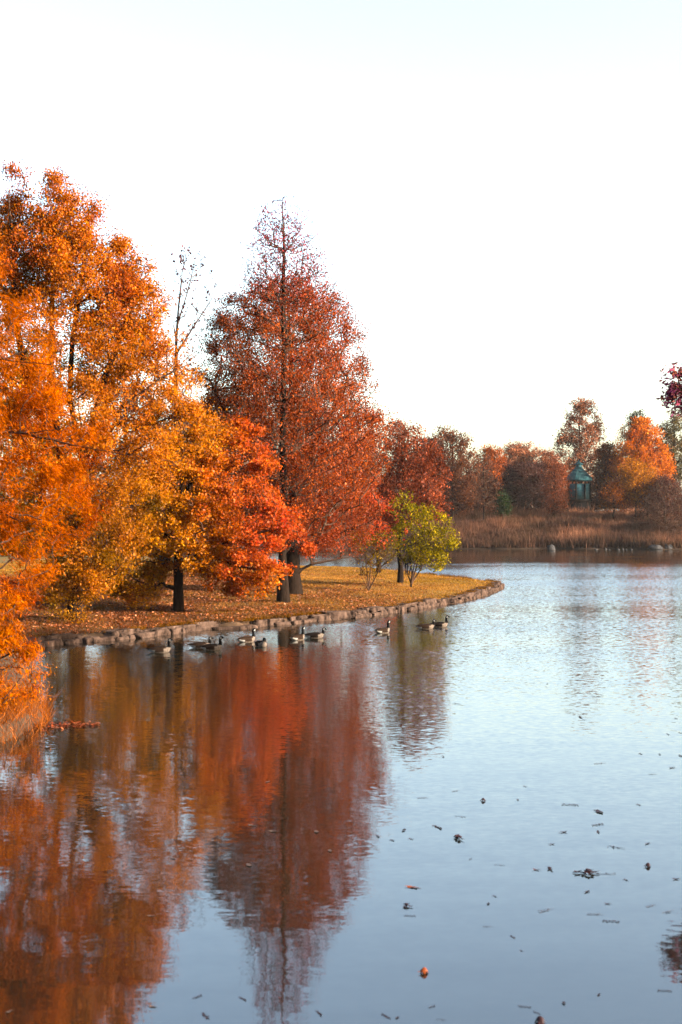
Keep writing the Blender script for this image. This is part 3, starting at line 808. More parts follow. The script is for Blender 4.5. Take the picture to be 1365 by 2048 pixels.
# ------------------------------------------------------------------ stone edging of the point
def stone_edging():
    rng = R(5)
    P = np.array(FRONT[7:])
    seg = np.linalg.norm(np.diff(P, axis=0), axis=1); cum = np.concatenate([[0], np.cumsum(seg)])
    Vs, Fs, cnt = [], [], 0
    n = 6
    # unit cube surface lattice
    idx = {}
    vs = []
    faces = []

    def vid(p):
        if p not in idx: idx[p] = len(vs); vs.append(p)
        return idx[p]
    for ax in range(3):
        for sgn in (0, n):
            for i in range(n):
                for j in range(n):
                    q = []
                    for (a, b) in ((i, j), (i + 1, j), (i + 1, j + 1), (i, j + 1)):
                        p = [0, 0, 0]; p[ax] = sgn; p[(ax + 1) % 3] = a; p[(ax + 2) % 3] = b
                        q.append(vid(tuple(p)))
                    faces.append(q if sgn else q[::-1])
    U = np.array(vs, float) / n * 2 - 1
    Q = np.array(faces)
    Us = np.sign(U) * np.abs(U) ** 0.9
    nrm = U / np.linalg.norm(U, axis=1, keepdims=True)
    base_sh = 0.90 * U + 0.10 * nrm * 1.2
    for course in (0, 1):
        s = 0.0
        while s < cum[-1] - 0.3:
            ln = rng.uniform(0.25, 1.3) if course == 0 else rng.uniform(0.3, 1.9)
            mid = min(s + ln / 2, cum[-1] - .01)
            c = np.array([np.interp(mid, cum, P[:, 0]), np.interp(mid, cum, P[:, 1])])
            c2 = np.array([np.interp(min(mid + .4, cum[-1]), cum, P[:, 0]), np.interp(min(mid + .4, cum[-1]), cum, P[:, 1])])
            c1 = np.array([np.interp(mid - .4, cum, P[:, 0]), np.interp(mid - .4, cum, P[:, 1])])
            t = c2 - c1; t /= np.linalg.norm(t) + 1e-9
            o = np.array([t[1], -t[0]])      # outward (to the water)
            gap = rng.uniform(-0.02, 0.04) if rng.rand() < .8 else rng.uniform(.06, .2)
            hx = ln / 2 - gap / 2
            if course == 0:
                hy = rng.uniform(.28, .40); z0, z1 = -0.25, rng.uniform(0.10, 0.24) + .06 * s / cum[-1]; off = rng.uniform(-0.10, 0.08)
            else:
                hy = rng.uniform(.26, .40); z0, z1 = 0.0, rng.uniform(0.25, 0.36) + .08 * s / cum[-1]; off = rng.uniform(-0.22, -0.06)
                if rng.rand() < 0.24: s += ln; continue
            S = base_sh.copy()
            S += rng.normal(size=S.shape) * 0.05
            for _ in range(3):
                d = rng.normal(size=3); ph = rng.rand() * 6
                S += (np.sin(U @ d * 3 + ph) * 0.07)[:, None] * nrm
            z = z0 + (S[:, 2] + 1) / 2 * (z1 - z0)
            yaw = rng.normal() * .08
            tx = t * math.cos(yaw) + o * math.sin(yaw); ox = o * math.cos(yaw) - t * math.sin(yaw)
            W = c + o * off + S[:, :1] * hx * tx + S[:, 1:2] * hy * ox
            Vs.append(np.concatenate([W, z[:, None]], 1)); Fs.append(Q + cnt); cnt += len(U)
            s += ln
    V = np.concatenate(Vs); Fq = np.concatenate(Fs)
    o = mesh_obj('stone_edging', V, Fq, M['stone'], origin=(0, 75, 0))
    return tag(o, 'low ragged stone wall edging the leafy point along the water', 'stone wall')


stone_edging()


def boulder(name, label, px, py, w, h, mat, seed, group=None):
    rng = R(seed)
    x, y, _ = gp(px, py, 0.0)
    y = min(y, 213)
    x = (px - CX) * y / F
    m, k = 16, 10
    V = []
    for i in range(k + 1):
        for j in range(m):
            th = math.pi * i / k; ph = 2 * math.pi * j / m
            p = Vector((math.sin(th) * math.cos(ph), math.sin(th) * math.sin(ph), math.cos(th)))
            d = 1 + 0.28 * mnoise.noise(p * 1.3 + Vector((seed * 3.1, 0, 0))) + .1 * mnoise.noise(p * 3.5 + Vector((seed, 5, 0)))
            V.append((p.x * d * w / 2, p.y * d * w * .4, p.z * d * h * .62 + h * .35))
    Fq = [[i * m + j, (i + 1) * m + j, (i + 1) * m + (j + 1) % m, i * m + (j + 1) % m] for i in range(k) for j in range(m)]
    o = mesh_obj(name, np.array(V) + np.array([x, y, 0]), np.array(Fq), M[mat], smooth=True, origin=(x, y, 0))
    return tag(o, label, 'rock', group)


boulder('boulder', 'rounded pale grey boulder standing alone at the far waterline', 1103, 1101, 1.15, 0.85, 'rock', 1)
boulder('boulder', 'long low grey boulder at the far waterline by the right edge', 1312, 1099, 2.3, 0.75, 'rock', 2)
boulder('boulder', 'rounded grey boulder touching the right end of the long low one', 1336, 1099, 1.5, 0.85, 'rock', 3)
boulder('boulder', 'dark boulder left of the long grey one at the far waterline', 1281, 1098, 1.4, 1.0, 'rock_dark', 4)
for i, px in enumerate((1192, 1212, 1219, 1237, 1246, 1253, 1263)):
    boulder('shore_stone', 'small pale stone in the row along the dark far waterline', px, 1100, (.5, .34, .26, .44, .3, .24, .38)[i], (.2, .26, .16, .22, .3, .18, .2)[i], 'rock', 10 + i, 'small stones along the far waterline')

# ------------------------------------------------------------------ grass, reeds and fallen leaves (uncountable)
rng = R(41)


def land_points(n, x0, x1, y0, y1, rng, margin=0.3, dens=None):
    x = rng.uniform(x0, x1, n); y = rng.uniform(y0, y1, n)
    # keep what lies near the view
    vis = (x / y > -0.30) & (x / y < 0.27)
    x, y = x[vis], y[vis]
    sd = poly_sd(x, y, LAND)
    k = sd > margin
    P = np.stack([x[k], y[k], np.zeros(k.sum())], 1)
    if dens is not None:
        P = P[rng.rand(len(P)) < dens(P)]
    P[:, 2] = lawn_z(P[:, 0], P[:, 1])
    return P


P = land_points(420000, -30, 14, 50, 135, rng, .12)
V, Fq = blades(P, 0.075, 0.035, rng, .5)
n_ = np.clip(.5 + .5 * vnoise(P, .1, 2), 0, 1)
c = blend(palette(P, [lin(206, 148, 92), lin(226, 168, 106), lin(182, 126, 78)], rng, .2, 50), palette(P, [lin(110, 104, 34), lin(150, 130, 40)], rng, .2, 51), .45 * n_)
c = blend(c, palette(P, BROWN, rng, .3, 52), litter_zone(P) * .9) * .85
tag(mesh_obj('grass', V, Fq, M['blade'], col=np.repeat(c, 3, axis=0)), 'short golden autumn grass covering the point', 'grass', kind='stuff')

# ragged tufts and roots overhanging the stones
P2 = land_points(500000, -16, 14, 50, 125, rng, -.12, lambda p: (poly_sd(p[:, 0], p[:, 1], LAND) < .32) * (vnoise(p, .3, 81) > .15))
P2[:, 2] = .30
V, Fq = blades(P2, 0.17, 0.03, rng, .8)
c = palette(P2, [lin(96, 66, 34), lin(150, 104, 54), lin(70, 50, 32)], rng, .3, 82)
tag(mesh_obj('edge_grass', V, Fq, M['blade'], col=np.repeat(c, 3, axis=0)), 'ragged brown grass tufts hanging over the stone edging', 'grass', kind='stuff')

P = land_points(260000, -30, 12, 48, 120, rng, .1, lambda p: (.04 + .9 * litter_zone(p)) * np.clip(.7 + .6 * vnoise(p, .22, 71), .12, 1))
P[:, 2] += 0.02 + 0.03 * rng.rand(len(P))
V, Fq = leaf_quads(P, 0.12, 0.075, rng, flat=2.2)
c = palette(P, [lin(92, 50, 32), lin(146, 76, 44), lin(204, 142, 108), lin(88, 50, 36), lin(128, 68, 38)], rng, .5, 53, .3)
tag(mesh_obj('fallen_leaves', V, Fq, M['litter'], col=np.repeat(c, 4, axis=0)), 'orange-brown fallen leaves carpeting the ground under the trees', 'fallen leaves', kind='stuff')

# tall dry grass on the left bank
n = 12000
x = rng.uniform(-14, -6.6, n); y = rng.uniform(29, 38, n)
sd = poly_sd(x, y, LAND); k = (sd > -0.25) & (sd < 3.2) & (rng.rand(n) < .85)
P = np.stack([x[k], y[k], np.maximum(lawn_z(x[k], y[k]), 0)], 1)
V, Fq = blades(P, 0.36, 0.014, rng, .7)
c = palette(P, [lin(150, 80, 38), lin(190, 122, 80), lin(160, 88, 42), lin(120, 62, 30)], rng, .4, 54, .25)
tag(mesh_obj('tall_grass', V, Fq, M['blade'], col=np.repeat(c * np.exp(rng.normal(size=(len(c), 1)) * .3), 3, axis=0)), 'tall dry orange grass at the water edge of the left bank', 'grass', kind='stuff')
# leaves drifted together in the water below it
n = 420
px = 50 + 150 * rng.rand(n) ** 1.4; py = 1452 + rng.normal(size=n) * (6.5 - 0.03 * (px - 60)) - .03 * (px - 60)
pts = np.array([gp(a, max(b, 1425), 0.02) for a, b in zip(px, py)])
V, Fq = leaf_quads(pts, 0.085, 0.045, rng, flat=5.0)
c = palette(pts, [lin(100, 44, 28), lin(140, 64, 38), lin(190, 120, 90), lin(80, 38, 26)], rng, 1.0, 55, .3)
tag(mesh_obj('drifted_leaves', V, Fq, M['litter'], col=np.repeat(c, 4, axis=0)), 'raft of reddish leaves drifted together below the left bank', 'fallen leaves', kind='stuff')

# reed bank across the water
n = 230000
x = rng.uniform(-70, 66, n); d = rng.rand(n) ** 0.9 * 27
y = shore_y(x) + 0.2 + d
P = np.stack([x, y, bank_z(x, y)], 1)
hn = vnoise(P, .05, 61)
hh = 1.2 + .5 * hn + .35 * vnoise(P, .2, 66) + .5 * (vnoise(P, .33, 67) > .75) + .25 * (d > 20)
V, Fq = blades(P, hh, 0.15, rng, .3)
tan = palette(P, [lin(146, 100, 80), lin(192, 136, 110), lin(212, 160, 134), lin(164, 110, 88)], rng, .08, 62, .22)
drk = palette(P, [lin(78, 60, 54), lin(112, 84, 72), lin(92, 74, 60)], rng, .08, 63, .25)
t = np.clip(.5 + .7 * vnoise(P, .045, 64), 0, 1) * sstep(26, 18, d)  # dark tone fades out uphill: the bank's sunlit top edge is painted in
c = blend(tan, drk, np.clip(t + .3 * sstep(3, 0, d), 0, 1))
tag(mesh_obj('reeds', V, Fq, M['blade'], col=np.repeat(c, 3, axis=0)), 'tall brown-pink reeds covering the far bank', 'reeds', kind='stuff')


# ------------------------------------------------------------------ green pavilion on the far bank
def pavilion():
    Y = 240.0
    s = F / Y
    cx = (1158 - CX) / s

    def zz(py): return CH - (py - H0) / s
    root = empty('pavilion', (cx, Y, zz(1016)))
    tag(root, 'teal eight-sided pavilion with a lantern-topped roof among far trees', 'pavilion')
    og = (cx, Y, zz(1016))
    nS = 8

    def ringv(r, z, n=nS, ph=math.pi / 8):
        return [(cx + r * math.cos(ph + 2 * math.pi * k / n), Y + r * math.sin(ph + 2 * math.pi * k / n), z) for k in range(n)]

    def loft(rings, close=True):
        V = []; Fc = []
        n = len(rings[0])
        for r in rings: V += r
        for i in range(len(rings) - 1):
            for k in range(n):
                Fc.append([i * n + k, i * n + (k + 1) % n, (i + 1) * n + (k + 1) % n, (i + 1) * n + k])
        fl = [np.array(Fc)]
        if close:
            fl.append(np.array([list(range(n))[::-1]])); fl.append(np.array([[(len(rings) - 1) * n + k for k in range(n)]]))
        return np.array(V), fl
    m = lambda px: px / s
    # roof, concave sweep
    rr = [(m(27), 961.5), (m(28), 960), (m(26.5), 957), (m(20), 950), (m(13), 943), (m(8.5), 938), (m(7), 935)]
    V, fl = loft([ringv(r, zz(p)) for r, p in rr])
    roof = mesh_obj('roof', V, fl, M['roof'], root, origin=og)
    # standing seams on the roof
    Vs, Fs = [], []
    for k in range(48):
        a = math.pi / 8 + 2 * math.pi * k / 48
        for (r1, p1), (r2, p2) in zip(rr[1:-1], rr[2:]):
            f = math.cos(math.pi / 8) / math.cos(((a - math.pi / 8) % (math.pi / 4)) - math.pi / 8)
            q = []
            for r, p in ((r1, p1), (r2, p2)):
                for da in (-.02, .02):
                    rad = r * f
                    q.append((cx + rad * math.cos(a) - da * 2 * math.sin(a), Y + rad * math.sin(a) + da * 2 * math.cos(a), zz(p) + .01))
                for da in (-.02, .02):
                    rad = r * f
                    q.append((cx + rad * math.cos(a) - da * 2 * math.sin(a), Y + rad * math.sin(a) + da * 2 * math.cos(a), zz(p) + .09))
            b = len(Vs) * 0 + len(Vs); Vs += q
            Fs += [[b + 2, b + 3, b + 7, b + 6], [b, b + 2, b + 6, b + 4], [b + 1, b + 5, b + 7, b + 3], [b, b + 1, b + 3, b + 2], [b + 4, b + 6, b + 7, b + 5]]
    mesh_obj('roof_seams', np.array(Vs), np.array(Fs), M['roof'], roof, origin=og)
    V, fl = loft([ringv(m(5.5), zz(935.2)), ringv(m(5.5), zz(929))])
    cup = mesh_obj('cupola', V, fl, M['teal_wall'], root, origin=og)
    V, fl = loft([ringv(m(9), zz(929.2)), ringv(m(8.5), zz(928)), ringv(m(3), zz(924)), ringv(m(1), zz(921)), ringv(m(.8), zz(918.5))])
    mesh_obj('cupola_roof', V, fl, M['roof'], cup, origin=og)
    V, fl = loft([ringv(m(25), zz(963)), ringv(m(25), zz(961.4))])
    mesh_obj('eave_beam', V, fl, M['dark_wood'], root, origin=og)
    # panelled drum under a dark open gap, posts at the corners
    V, fl = loft([ringv(m(22), zz(998.8)), ringv(m(22), zz(967.5))])
    mesh_obj('wall', V, fl, M['teal_wall'], root, origin=og)
    for k in range(nS):
        a = math.pi / 8 + 2 * math.pi * k / nS
        px_, py_ = cx + m(23.2) * math.cos(a), Y + m(23.2) * math.sin(a)
        w = .13
        V = [(px_ + w * math.cos(b), py_ + w * math.sin(b), z) for z in (zz(999.2), zz(962.5)) for b in [j * math.pi / 4 for j in range(8)]]
        Fc = [[j, (j + 1) % 8, 8 + (j + 1) % 8, 8 + j] for j in range(8)]
        mesh_obj('post', np.array(V), np.array(Fc), M['dark_wood'], root, origin=og)
    V, fl = loft([ringv(m(27), zz(1003)), ringv(m(27), zz(999))])
    mesh_obj('deck', V, fl, M['dark_wood'], root, origin=og)
    V, fl = loft([ringv(m(24), zz(1024)), ringv(m(24), zz(1003.2))])
    mesh_obj('base', V, fl, M['dark_wood'], root, origin=og)


pavilion()


# ------------------------------------------------------------------ geese
def catmull(P, k):
    P = np.asarray(P, float)
    Q = np.concatenate([[2 * P[0] - P[1]], P, [2 * P[-1] - P[-2]]])
    out = []
    for i in range(1, len(Q) - 2):
        for t in np.linspace(0, 1, k, endpoint=False):
            a, b, c, d = Q[i - 1], Q[i], Q[i + 1], Q[i + 2]
            out.append(0.5 * ((2 * b) + (-a + c) * t + (2 * a - 5 * b + 4 * c - d) * t * t + (-a + 3 * b - 3 * c + d) * t ** 3))
    out.append(P[-1])
    return np.array(out)


BODY = [(-.44, 0, .135, .012, .006), (-.37, 0, .125, .05, .018), (-.29, 0, .110, .09, .058), (-.16, 0, .095, .138, .105), (0.0, 0, .088, .156, .122),
        (.11, 0, .090, .150, .122), (.195, 0, .105, .118, .108)]
NECK = {
    'up': [(.252, 0, .145, .070, .072), (.272, 0, .195, .045, .047), (.270, 0, .255, .033, .034), (.266, 0, .32, .029, .030), (.272, 0, .372, .030, .031), (.298, 0, .405, .034, .036),
           (.335, 0, .408, .030, .028), (.362, 0, .400, .019, .016), (.405, 0, .392, .012, .007), (.415, 0, .391, .003, .003)],
    'low': [(.252, 0, .140, .070, .070), (.285, 0, .180, .045, .046), (.292, 0, .225, .034, .035), (.285, 0, .268, .030, .031), (.292, 0, .305, .030, .031), (.318, 0, .330, .034, .035),
            (.352, 0, .330, .030, .027), (.378, 0, .322, .019, .016), (.420, 0, .312, .012, .007), (.430, 0, .311, .003, .003)],
    'tuck': [(.235, 0, .150, .072, .072), (.245, .01, .205, .048, .048), (.215, .03, .25, .036, .036), (.155, .05, .268, .034, .034), (.10, .07, .255, .036, .036), (.055, .085, .240, .036, .034),
             (.02, .095, .228, .030, .026), (-.01, .10, .220, .018, .014), (-.045, .105, .213, .011, .007), (-.055, .106, .212, .003, .003)],
}
NB = 4


def make_goose(pose, dark=False):
    C = catmull(BODY + NECK[pose], NB)
    nk_ = np.clip((np.arange(len(C)) / NB - len(BODY) - .4) / 1.2, 0, 1)
    C[:, 3:] *= (1 + 0.42 * nk_)[:, None]
    P = C[:, :3].copy(); hw = np.maximum(C[:, 3], .002); hh = np.maximum(C[:, 4], .002)
    T = np.gradient(P, axis=0); T /= np.linalg.norm(T, axis=1, keepdims=True)
    m = 16
    V = []
    side = np.array([0, 1.0, 0])
    for i in range(len(P)):
        b = side - T[i] * (side @ T[i]); b /= np.linalg.norm(b)
        u = np.cross(T[i], b)          # up for a forward-pointing tangent
        for j in range(m):
            a = 2 * math.pi * j / m
            e = 0.9
            ca, sa = math.cos(a), math.sin(a)
            V.append(P[i] + b * hw[i] * np.sign(ca) * abs(ca) ** e - u * -hh[i] * np.sign(sa) * abs(sa) ** e)
    n = len(P)
    V = np.array(V)
    Fq, mi = [], []
    nb = len(BODY)
    for i in range(n - 1):
        s = i / NB                     # control-point parameter
        for j in range(m):
            Fq.append([i * m + j, i * m + (j + 1) % m, (i + 1) * m + (j + 1) % m, (i + 1) * m + j])
            a = 2 * math.pi * (j + .5) / m
            up_ = math.sin(a)
            if s < 1.3: k = 1 if up_ > -0.25 else 2                 # tail black, white under it
            elif s < 2.9: k = 0 if up_ > -0.02 else 2               # white flank behind
            elif s < nb - 2.2: k = 0 if up_ > -0.55 else 3
            elif s < nb - .8: k = 0 if up_ > 0.35 else 3
            elif s < nb + 0.55: k = 3 if up_ < .75 else 0
            elif nb + 4.0 <= s < nb + 5.4 and up_ < 0.35 and up_ > -.95: k = 2     # white cheek strap
            else: k = 1
            mi.append(k)
    caps = [np.array([list(range(m))[::-1]]), np.array([[(n - 1) * m + j for j in range(m)]])]
    mi += [1, 1]
    return V, [np.array(Fq)] + caps, mi


GOOSE_GROUP = 'geese swimming by the point'
# px of body middle, waterline row, yaw (deg, 0 = facing right), pose, dark, label
GEESE = [
    (321, 1305, 4, 'up', False, 'goose alone at the left end of the flock, facing right'),
    (402, 1296, 2, 'low', False, 'goose half hidden behind its neighbour in the left pair'),
    (424, 1300, -4, 'up', False, 'front goose of the left pair, black neck held upright'),
    (494, 1284, 38, 'up', False, 'goose with a brown back turned to the left of the preening one'),
    (522, 1293, -62, 'tuck', False, 'preening goose with its head laid back on its body'),
    (596, 1280, 52, 'up', False, 'goose showing its pale white rear beside the dark-backed one'),
    (630, 1276, 2, 'low', True, 'dark-backed goose with a white breast near the stone wall'),
    (766, 1266, 42, 'up', False, 'goose alone between the middle geese and the right pair'),
    (852, 1258, 5, 'low', False, 'brown goose in front of the dark one in the right pair'),
    (879, 1254, -3, 'up', True, 'dark goose at the right end of the flock over pale water'),
]
cache = {}
for px, py, yaw, pose, dark, lab in GEESE:
    key = (pose, dark)
    if key not in cache:
        V, fl, mi = make_goose(pose, dark)
        o = mesh_obj('goose', V, fl, [M['feather_dark' if dark else 'feather_brown'], M['feather_black'], M['feather_white'], M['feather_buff']], midx=mi, smooth=True)
        cache[key] = o
    else:
        o = cache[key].copy(); COL.objects.link(o)
    x, y, _ = gp(px, py)
    o.location = (x, y, -0.015)
    o.rotation_euler = (0, 0, math.radians(yaw))
    o.scale = (1.18,) * 3
    tag(o, lab, 'goose', GOOSE_GROUP)


# ------------------------------------------------------------------ two people on the far side of the point
def person(px, py, h, seed, mat_top, mat_leg, label, stride, face):
    x, y, _ = gp(px, py, 0.55)
    z = lz(x, y)
    k = h / 1.75
    J = {}
    vs, es, rs = [], [], []

    def add(p, r, par=None):
        vs.append(tuple(c * k for c in p)); rs.append(r * k)
        if par is not None: es.append((par, len(vs) - 1))
        return len(vs) - 1
    pel = add((0, 0, .95), .145)
    wa = add((0, 0, 1.10), .135, pel); ch = add((0, -.01, 1.30), .155, wa); nk0 = add((0, 0, 1.45), .09, ch)
    nk = add((0, .005, 1.52), .052, nk0); hd = add((0, .015, 1.60), .075, nk); hd2 = add((0, .015, 1.69), .08, hd)
    for s in (-1, 1):
        st = stride * s
        hip = add((s * .095, 0, .88), .085, pel)
        kn = add((s * .10, .12 * st + .03, .50), .058, hip)
        an = add((s * .10, .22 * st - .02, .085), .042, kn)
        add((s * .11, .22 * st + .13, .03), .035, an)
        sh = add((s * .19, 0, 1.40), .062, ch)
        el = add((s * .25, -.10 * st, 1.12), .045, sh)
        wr = add((s * .26, -.12 * st + .10, .90), .030, el)
        pa = add((s * .26, -.12 * st + .13, .84), .030, wr)
        for f in range(4):
            f1 = add((s * (.245 + .005 * f), -.12 * st + .11 + .018 * f, .79 - .004 * (f % 2)), .009, pa)
            add((s * .235, -.12 * st + .12 + .018 * f, .755 - .006 * (f % 3)), .008, f1)
        th = add((s * .235, -.12 * st + .17, .83), .010, pa); add((s * .225, -.12 * st + .185, .80), .009, th)
    me = bpy.data.meshes.new('person')
    me.from_pydata(vs, es, [])
    o = bpy.data.objects.new('person', me); COL.objects.link(o)
    o.modifiers.new('Skin', 'SKIN')
    for i, r in enumerate(rs): me.skin_vertices[0].data[i].radius = (r, r)
    me.skin_vertices[0].data[pel].use_root = True
    sub = o.modifiers.new('Sub', 'SUBSURF'); sub.levels = 1; sub.render_levels = 1
    dg = bpy.context.evaluated_depsgraph_get()
    nm = bpy.data.meshes.new_from_object(o.evaluated_get(dg))
    o.modifiers.clear()
    o.data = nm
    for mm in (mat_leg, mat_top, M['skin']): nm.materials.append(mm)
    for p in nm.polygons:
        c = p.center / k
        p.material_index = 2 if (c.z > 1.49 or (abs(c.x) > .2 and c.z < .91)) else (1 if c.z > .93 else 0)
        p.use_smooth = True
    o.location = (x, y, z); o.rotation_euler = (0, 0, face)
    tag(o, label, 'person', 'walkers behind the yellow-green shrub')
    # hair cap
    m, kk = 14, 8
    V = []
    for i in range(kk + 1):
        for j in range(m):
            th_ = math.pi * .62 * i / kk; ph = 2 * math.pi * j / m
            V.append((.092 * k * math.sin(th_) * math.cos(ph), .10 * k * math.sin(th_) * math.sin(ph) - .008 * k - .03 * k * (i / kk), 1.665 * k + .112 * k * math.cos(th_)))
    Fq = np.array([[i * m + j, (i + 1) * m + j, (i + 1) * m + (j + 1) % m, i * m + (j + 1) % m] for i in range(kk) for j in range(m)])
    mesh_obj('hair', np.array(V), Fq, M['hair'], o, smooth=True)
    # eyes, nose bridge and mouth are a few millimetres: a nose and eyes are built as small bumps
    V = [(-.014, .095, 1.60), (.014, .095, 1.60), (0, .122, 1.605), (0, .095, 1.66)]
    mesh_obj('nose', np.array(V) * k, np.array([[0, 1, 2], [0, 2, 3], [1, 3, 2]]), M['skin'], o)
    return o


person(814, 1146, 1.72, 1, M['cloth_navy'], M['cloth_navy'], 'person in dark navy clothes standing at left behind the shrub', .35, math.radians(200))
person(822, 1148, 1.68, 2, M['cloth_black'], M['cloth_black'], 'person in black clothes walking at right behind the shrub', .8, math.radians(250))


# ------------------------------------------------------------------ leaves and twigs floating on the open water
def lobed_leaf(L_, W_, curl, rng, lobes=3):
    """curled lobed leaf: outline fan with a raised rim and stalk"""
    m = 26
    V = [(0, 0, 0.004)]
    for ring in (0.55, 1.0):
        for j in range(m):
            a = 2 * math.pi * j / m
            r = ring * (1 + (.22 * math.cos(a * (2 * lobes + 1)) if ring == 1 else 0))
            x = math.cos(a) * r * L_ / 2; y = math.sin(a) * r * W_ / 2
            z = 0.005 + curl * (ring ** 2) * (0.5 + .5 * math.cos(2 * a + .6)) * L_ + rng.normal() * .002
            V.append((x, y, max(z, .003)))
    Fc = [[0, 1 + j, 1 + (j + 1) % m] for j in range(m)]
    Fq = [[1 + j, 1 + m + j, 1 + m + (j + 1) % m, 1 + (j + 1) % m] for j in range(m)]
    return np.array(V), [np.array(Fc), np.array(Fq)]


def joinparts(parts):
    Vs, tri, quad, c = [], [], [], 0
    for V, fl in parts:
        for f in fl:
            (tri if f.shape[1] == 3 else quad).append(f + c)
        Vs.append(V); c += len(V)
    return np.concatenate(Vs), [np.concatenate(x) for x in (tri, quad) if x]


def stick(p, q, r):
    p = np.array(p, float); q = np.array(q, float)
    d = q - p; d /= np.linalg.norm(d)
    u = np.cross(d, [0, 0, 1]); u /= np.linalg.norm(u) + 1e-9; v = np.cross(d, u)
    V = [c + r_ * (u * math.cos(a) + v * math.sin(a)) for c, r_ in ((p, r), ((p + q) / 2 + v * r * .8, r * .9), (q, r * .5)) for a in (0, 1.57, 3.14, 4.71)]
    Fq = [[i * 4 + j, i * 4 + (j + 1) % 4, (i + 1) * 4 + (j + 1) % 4, (i + 1) * 4 + j] for i in range(2) for j in range(4)]
    return np.array(V), [np.array(Fq)]


def rot(part, a, off):
    V, fl = part
    c, s = math.cos(a), math.sin(a)
    W = V.copy(); W[:, 0] = V[:, 0] * c - V[:, 1] * s; W[:, 1] = V[:, 0] * s + V[:, 1] * c
    return W + np.array(off), fl


rd = R(7)
PROTO = {}


def proto(kind, mat, seed):
    key = (kind, mat, seed)
    if key in PROTO: return None
    r = R(seed + 100)
    if kind == 'leaf':
        parts = [lobed_leaf(.10, .06, .12, r, 2), stick((-.04, 0, .006), (-.09, .01, .010), .002)]
    elif kind == 'flat':
        parts = [lobed_leaf(.16, .07, .05, r, 2), stick((-.07, 0, .004), (-.13, .01, .006), .003)]
    elif kind == 'ball':
        parts = [rot(lobed_leaf(.16, .13, .42, r), a, (0, 0, .01 + .012 * i)) for i, a in enumerate((0, 1.3, 2.5))]
        V, fl = parts[0]
        # cupped crumpled leaf: rim lifted high
        parts = [(np.stack([V[:, 0] * .75, V[:, 1] * .85, .004 + .075 * np.clip(1 - (V[:, 0] / .085) ** 2 - (V[:, 1] / .07) ** 2, 0, 1) * (1 + .15 * np.sin(V[:, 0] * 60))], 1), fl),
                 rot((np.stack([V[:, 0] * .9, V[:, 1] * .6, .012 + .02 * np.cos(V[:, 0] * 30)], 1), fl), .8, (.02, 0, 0)), stick((-.04, 0, .03), (-.10, .01, .03), .004)]
    elif kind == 'sprig':
        parts = [stick((-.17, r.normal() * .03, .006), (.17, r.normal() * .03, .008), .0026), stick((.02, .0, .008), (.10, .05 * r.normal(), .01), .003)]
        for q in range(4):
            parts.append(rot(lobed_leaf(.035 + .03 * r.rand(), .022, .12, r), r.rand() * 6, (-.16 + .33 * r.rand(), r.normal() * .012, .004)))
    elif kind == 'scraps':
        parts = []
        for q in range(6):
            parts.append(rot(lobed_leaf(.05 + .03 * r.rand(), .035, .15, r), r.rand() * 6, (-.13 + .05 * q, r.normal() * .012, 0)))
        parts.append(stick((-.15, -.01, .006), (.14, .01, .006), .0016))
    elif kind == 'clump':
        parts = []
        for q in range(7):
            parts.append(rot(lobed_leaf(.10, .07, .14, r, 2), r.rand() * 6, (r.normal() * .07, r.normal() * .03, .006 * q)))
        parts.append(stick((-.16, 0, .01), (.18, .02, .03), .006)); parts.append(stick((.08, 0, .01), (.2, .05, .03), .004))
    V, fl = joinparts(parts)
    return V, fl


def debris(kind, px, py, mat, label, scale=1.0, name=None, group=None, seed=0):
    x, y, _ = gp(px, py)
    key = (kind, mat, seed)
    if key not in PROTO:
        V, fl = proto(kind, mat, seed)
        o = mesh_obj(name or 'floating_leaf', V, fl, M[mat]); PROTO[key] = o
    else:
        o = PROTO[key].copy(); COL.objects.link(o); o.name = name or 'floating_leaf'
        for k in ('group',):
            if k in o and not group: del o[k]
    o.location = (x, y, 0.002); o.rotation_euler = (0, 0, rd.rand() * 6.28 if kind not in ('sprig',) else rd.normal() * .35)
    scale *= (.8 if py < 1900 else .55) if group else 1.0
    o.scale = (scale,) * 3
    tag(o, label, 'leaf' if kind in ('leaf', 'flat', 'ball', 'clump') else ('twig' if kind == 'sprig' else 'leaf scraps'), group)
    return o


debris('ball', 848, 1946, 'debris_orange', 'bright orange curled leaf floating alone on blue water near the bottom', .8)
debris('clump', 918, 1677, 'debris_red', 'dark red clump of leaves with a stalk on the pale water', .95, 'leaf_clump')
debris('flat', 824, 1775, 'debris_orange', 'flat orange leaf beside the dark edge of the tree reflection', 1.1)
debris('clump', 813, 1813, 'debris', 'pair of dark curled leaves below the flat orange leaf', .6, 'leaf_clump', seed=2)
debris('clump', 1170, 1747, 'debris', 'largest dark clump of leaves and twig on the right half of the water', 1.05, 'leaf_clump', seed=3)
debris('sprig', 1210, 1748, 'debris', 'thin twig trailing right from the largest dark clump', .9, 'floating_twig', seed=4)
debris('ball', 1296, 1733, 'debris', 'round dark leaf near the right edge of the water', .7)
debris('clump', 1101, 1738, 'debris', 'small dark leaf clump left of the largest dark clump', .5, 'leaf_clump', seed=5)
debris('leaf', 1072, 1740, 'debris_red', 'small reddish leaf left of the small dark clump', .9)
debris('ball', 1081, 2046, 'debris', 'brown leaf cut by the bottom edge of the picture', .9, seed=6)
debris('flat', 1198, 1624, 'debris', 'wide flat dark leaf on the pale water at right', 1.5)
debris('ball', 967, 1602, 'debris', 'dark leaf alone above the dark red clump', .7)
debris('leaf', 1128, 1665, 'debris', 'upright dark leaf standing on the pale water', 1.1)
G1 = 'dark leaves scattered over the open water'
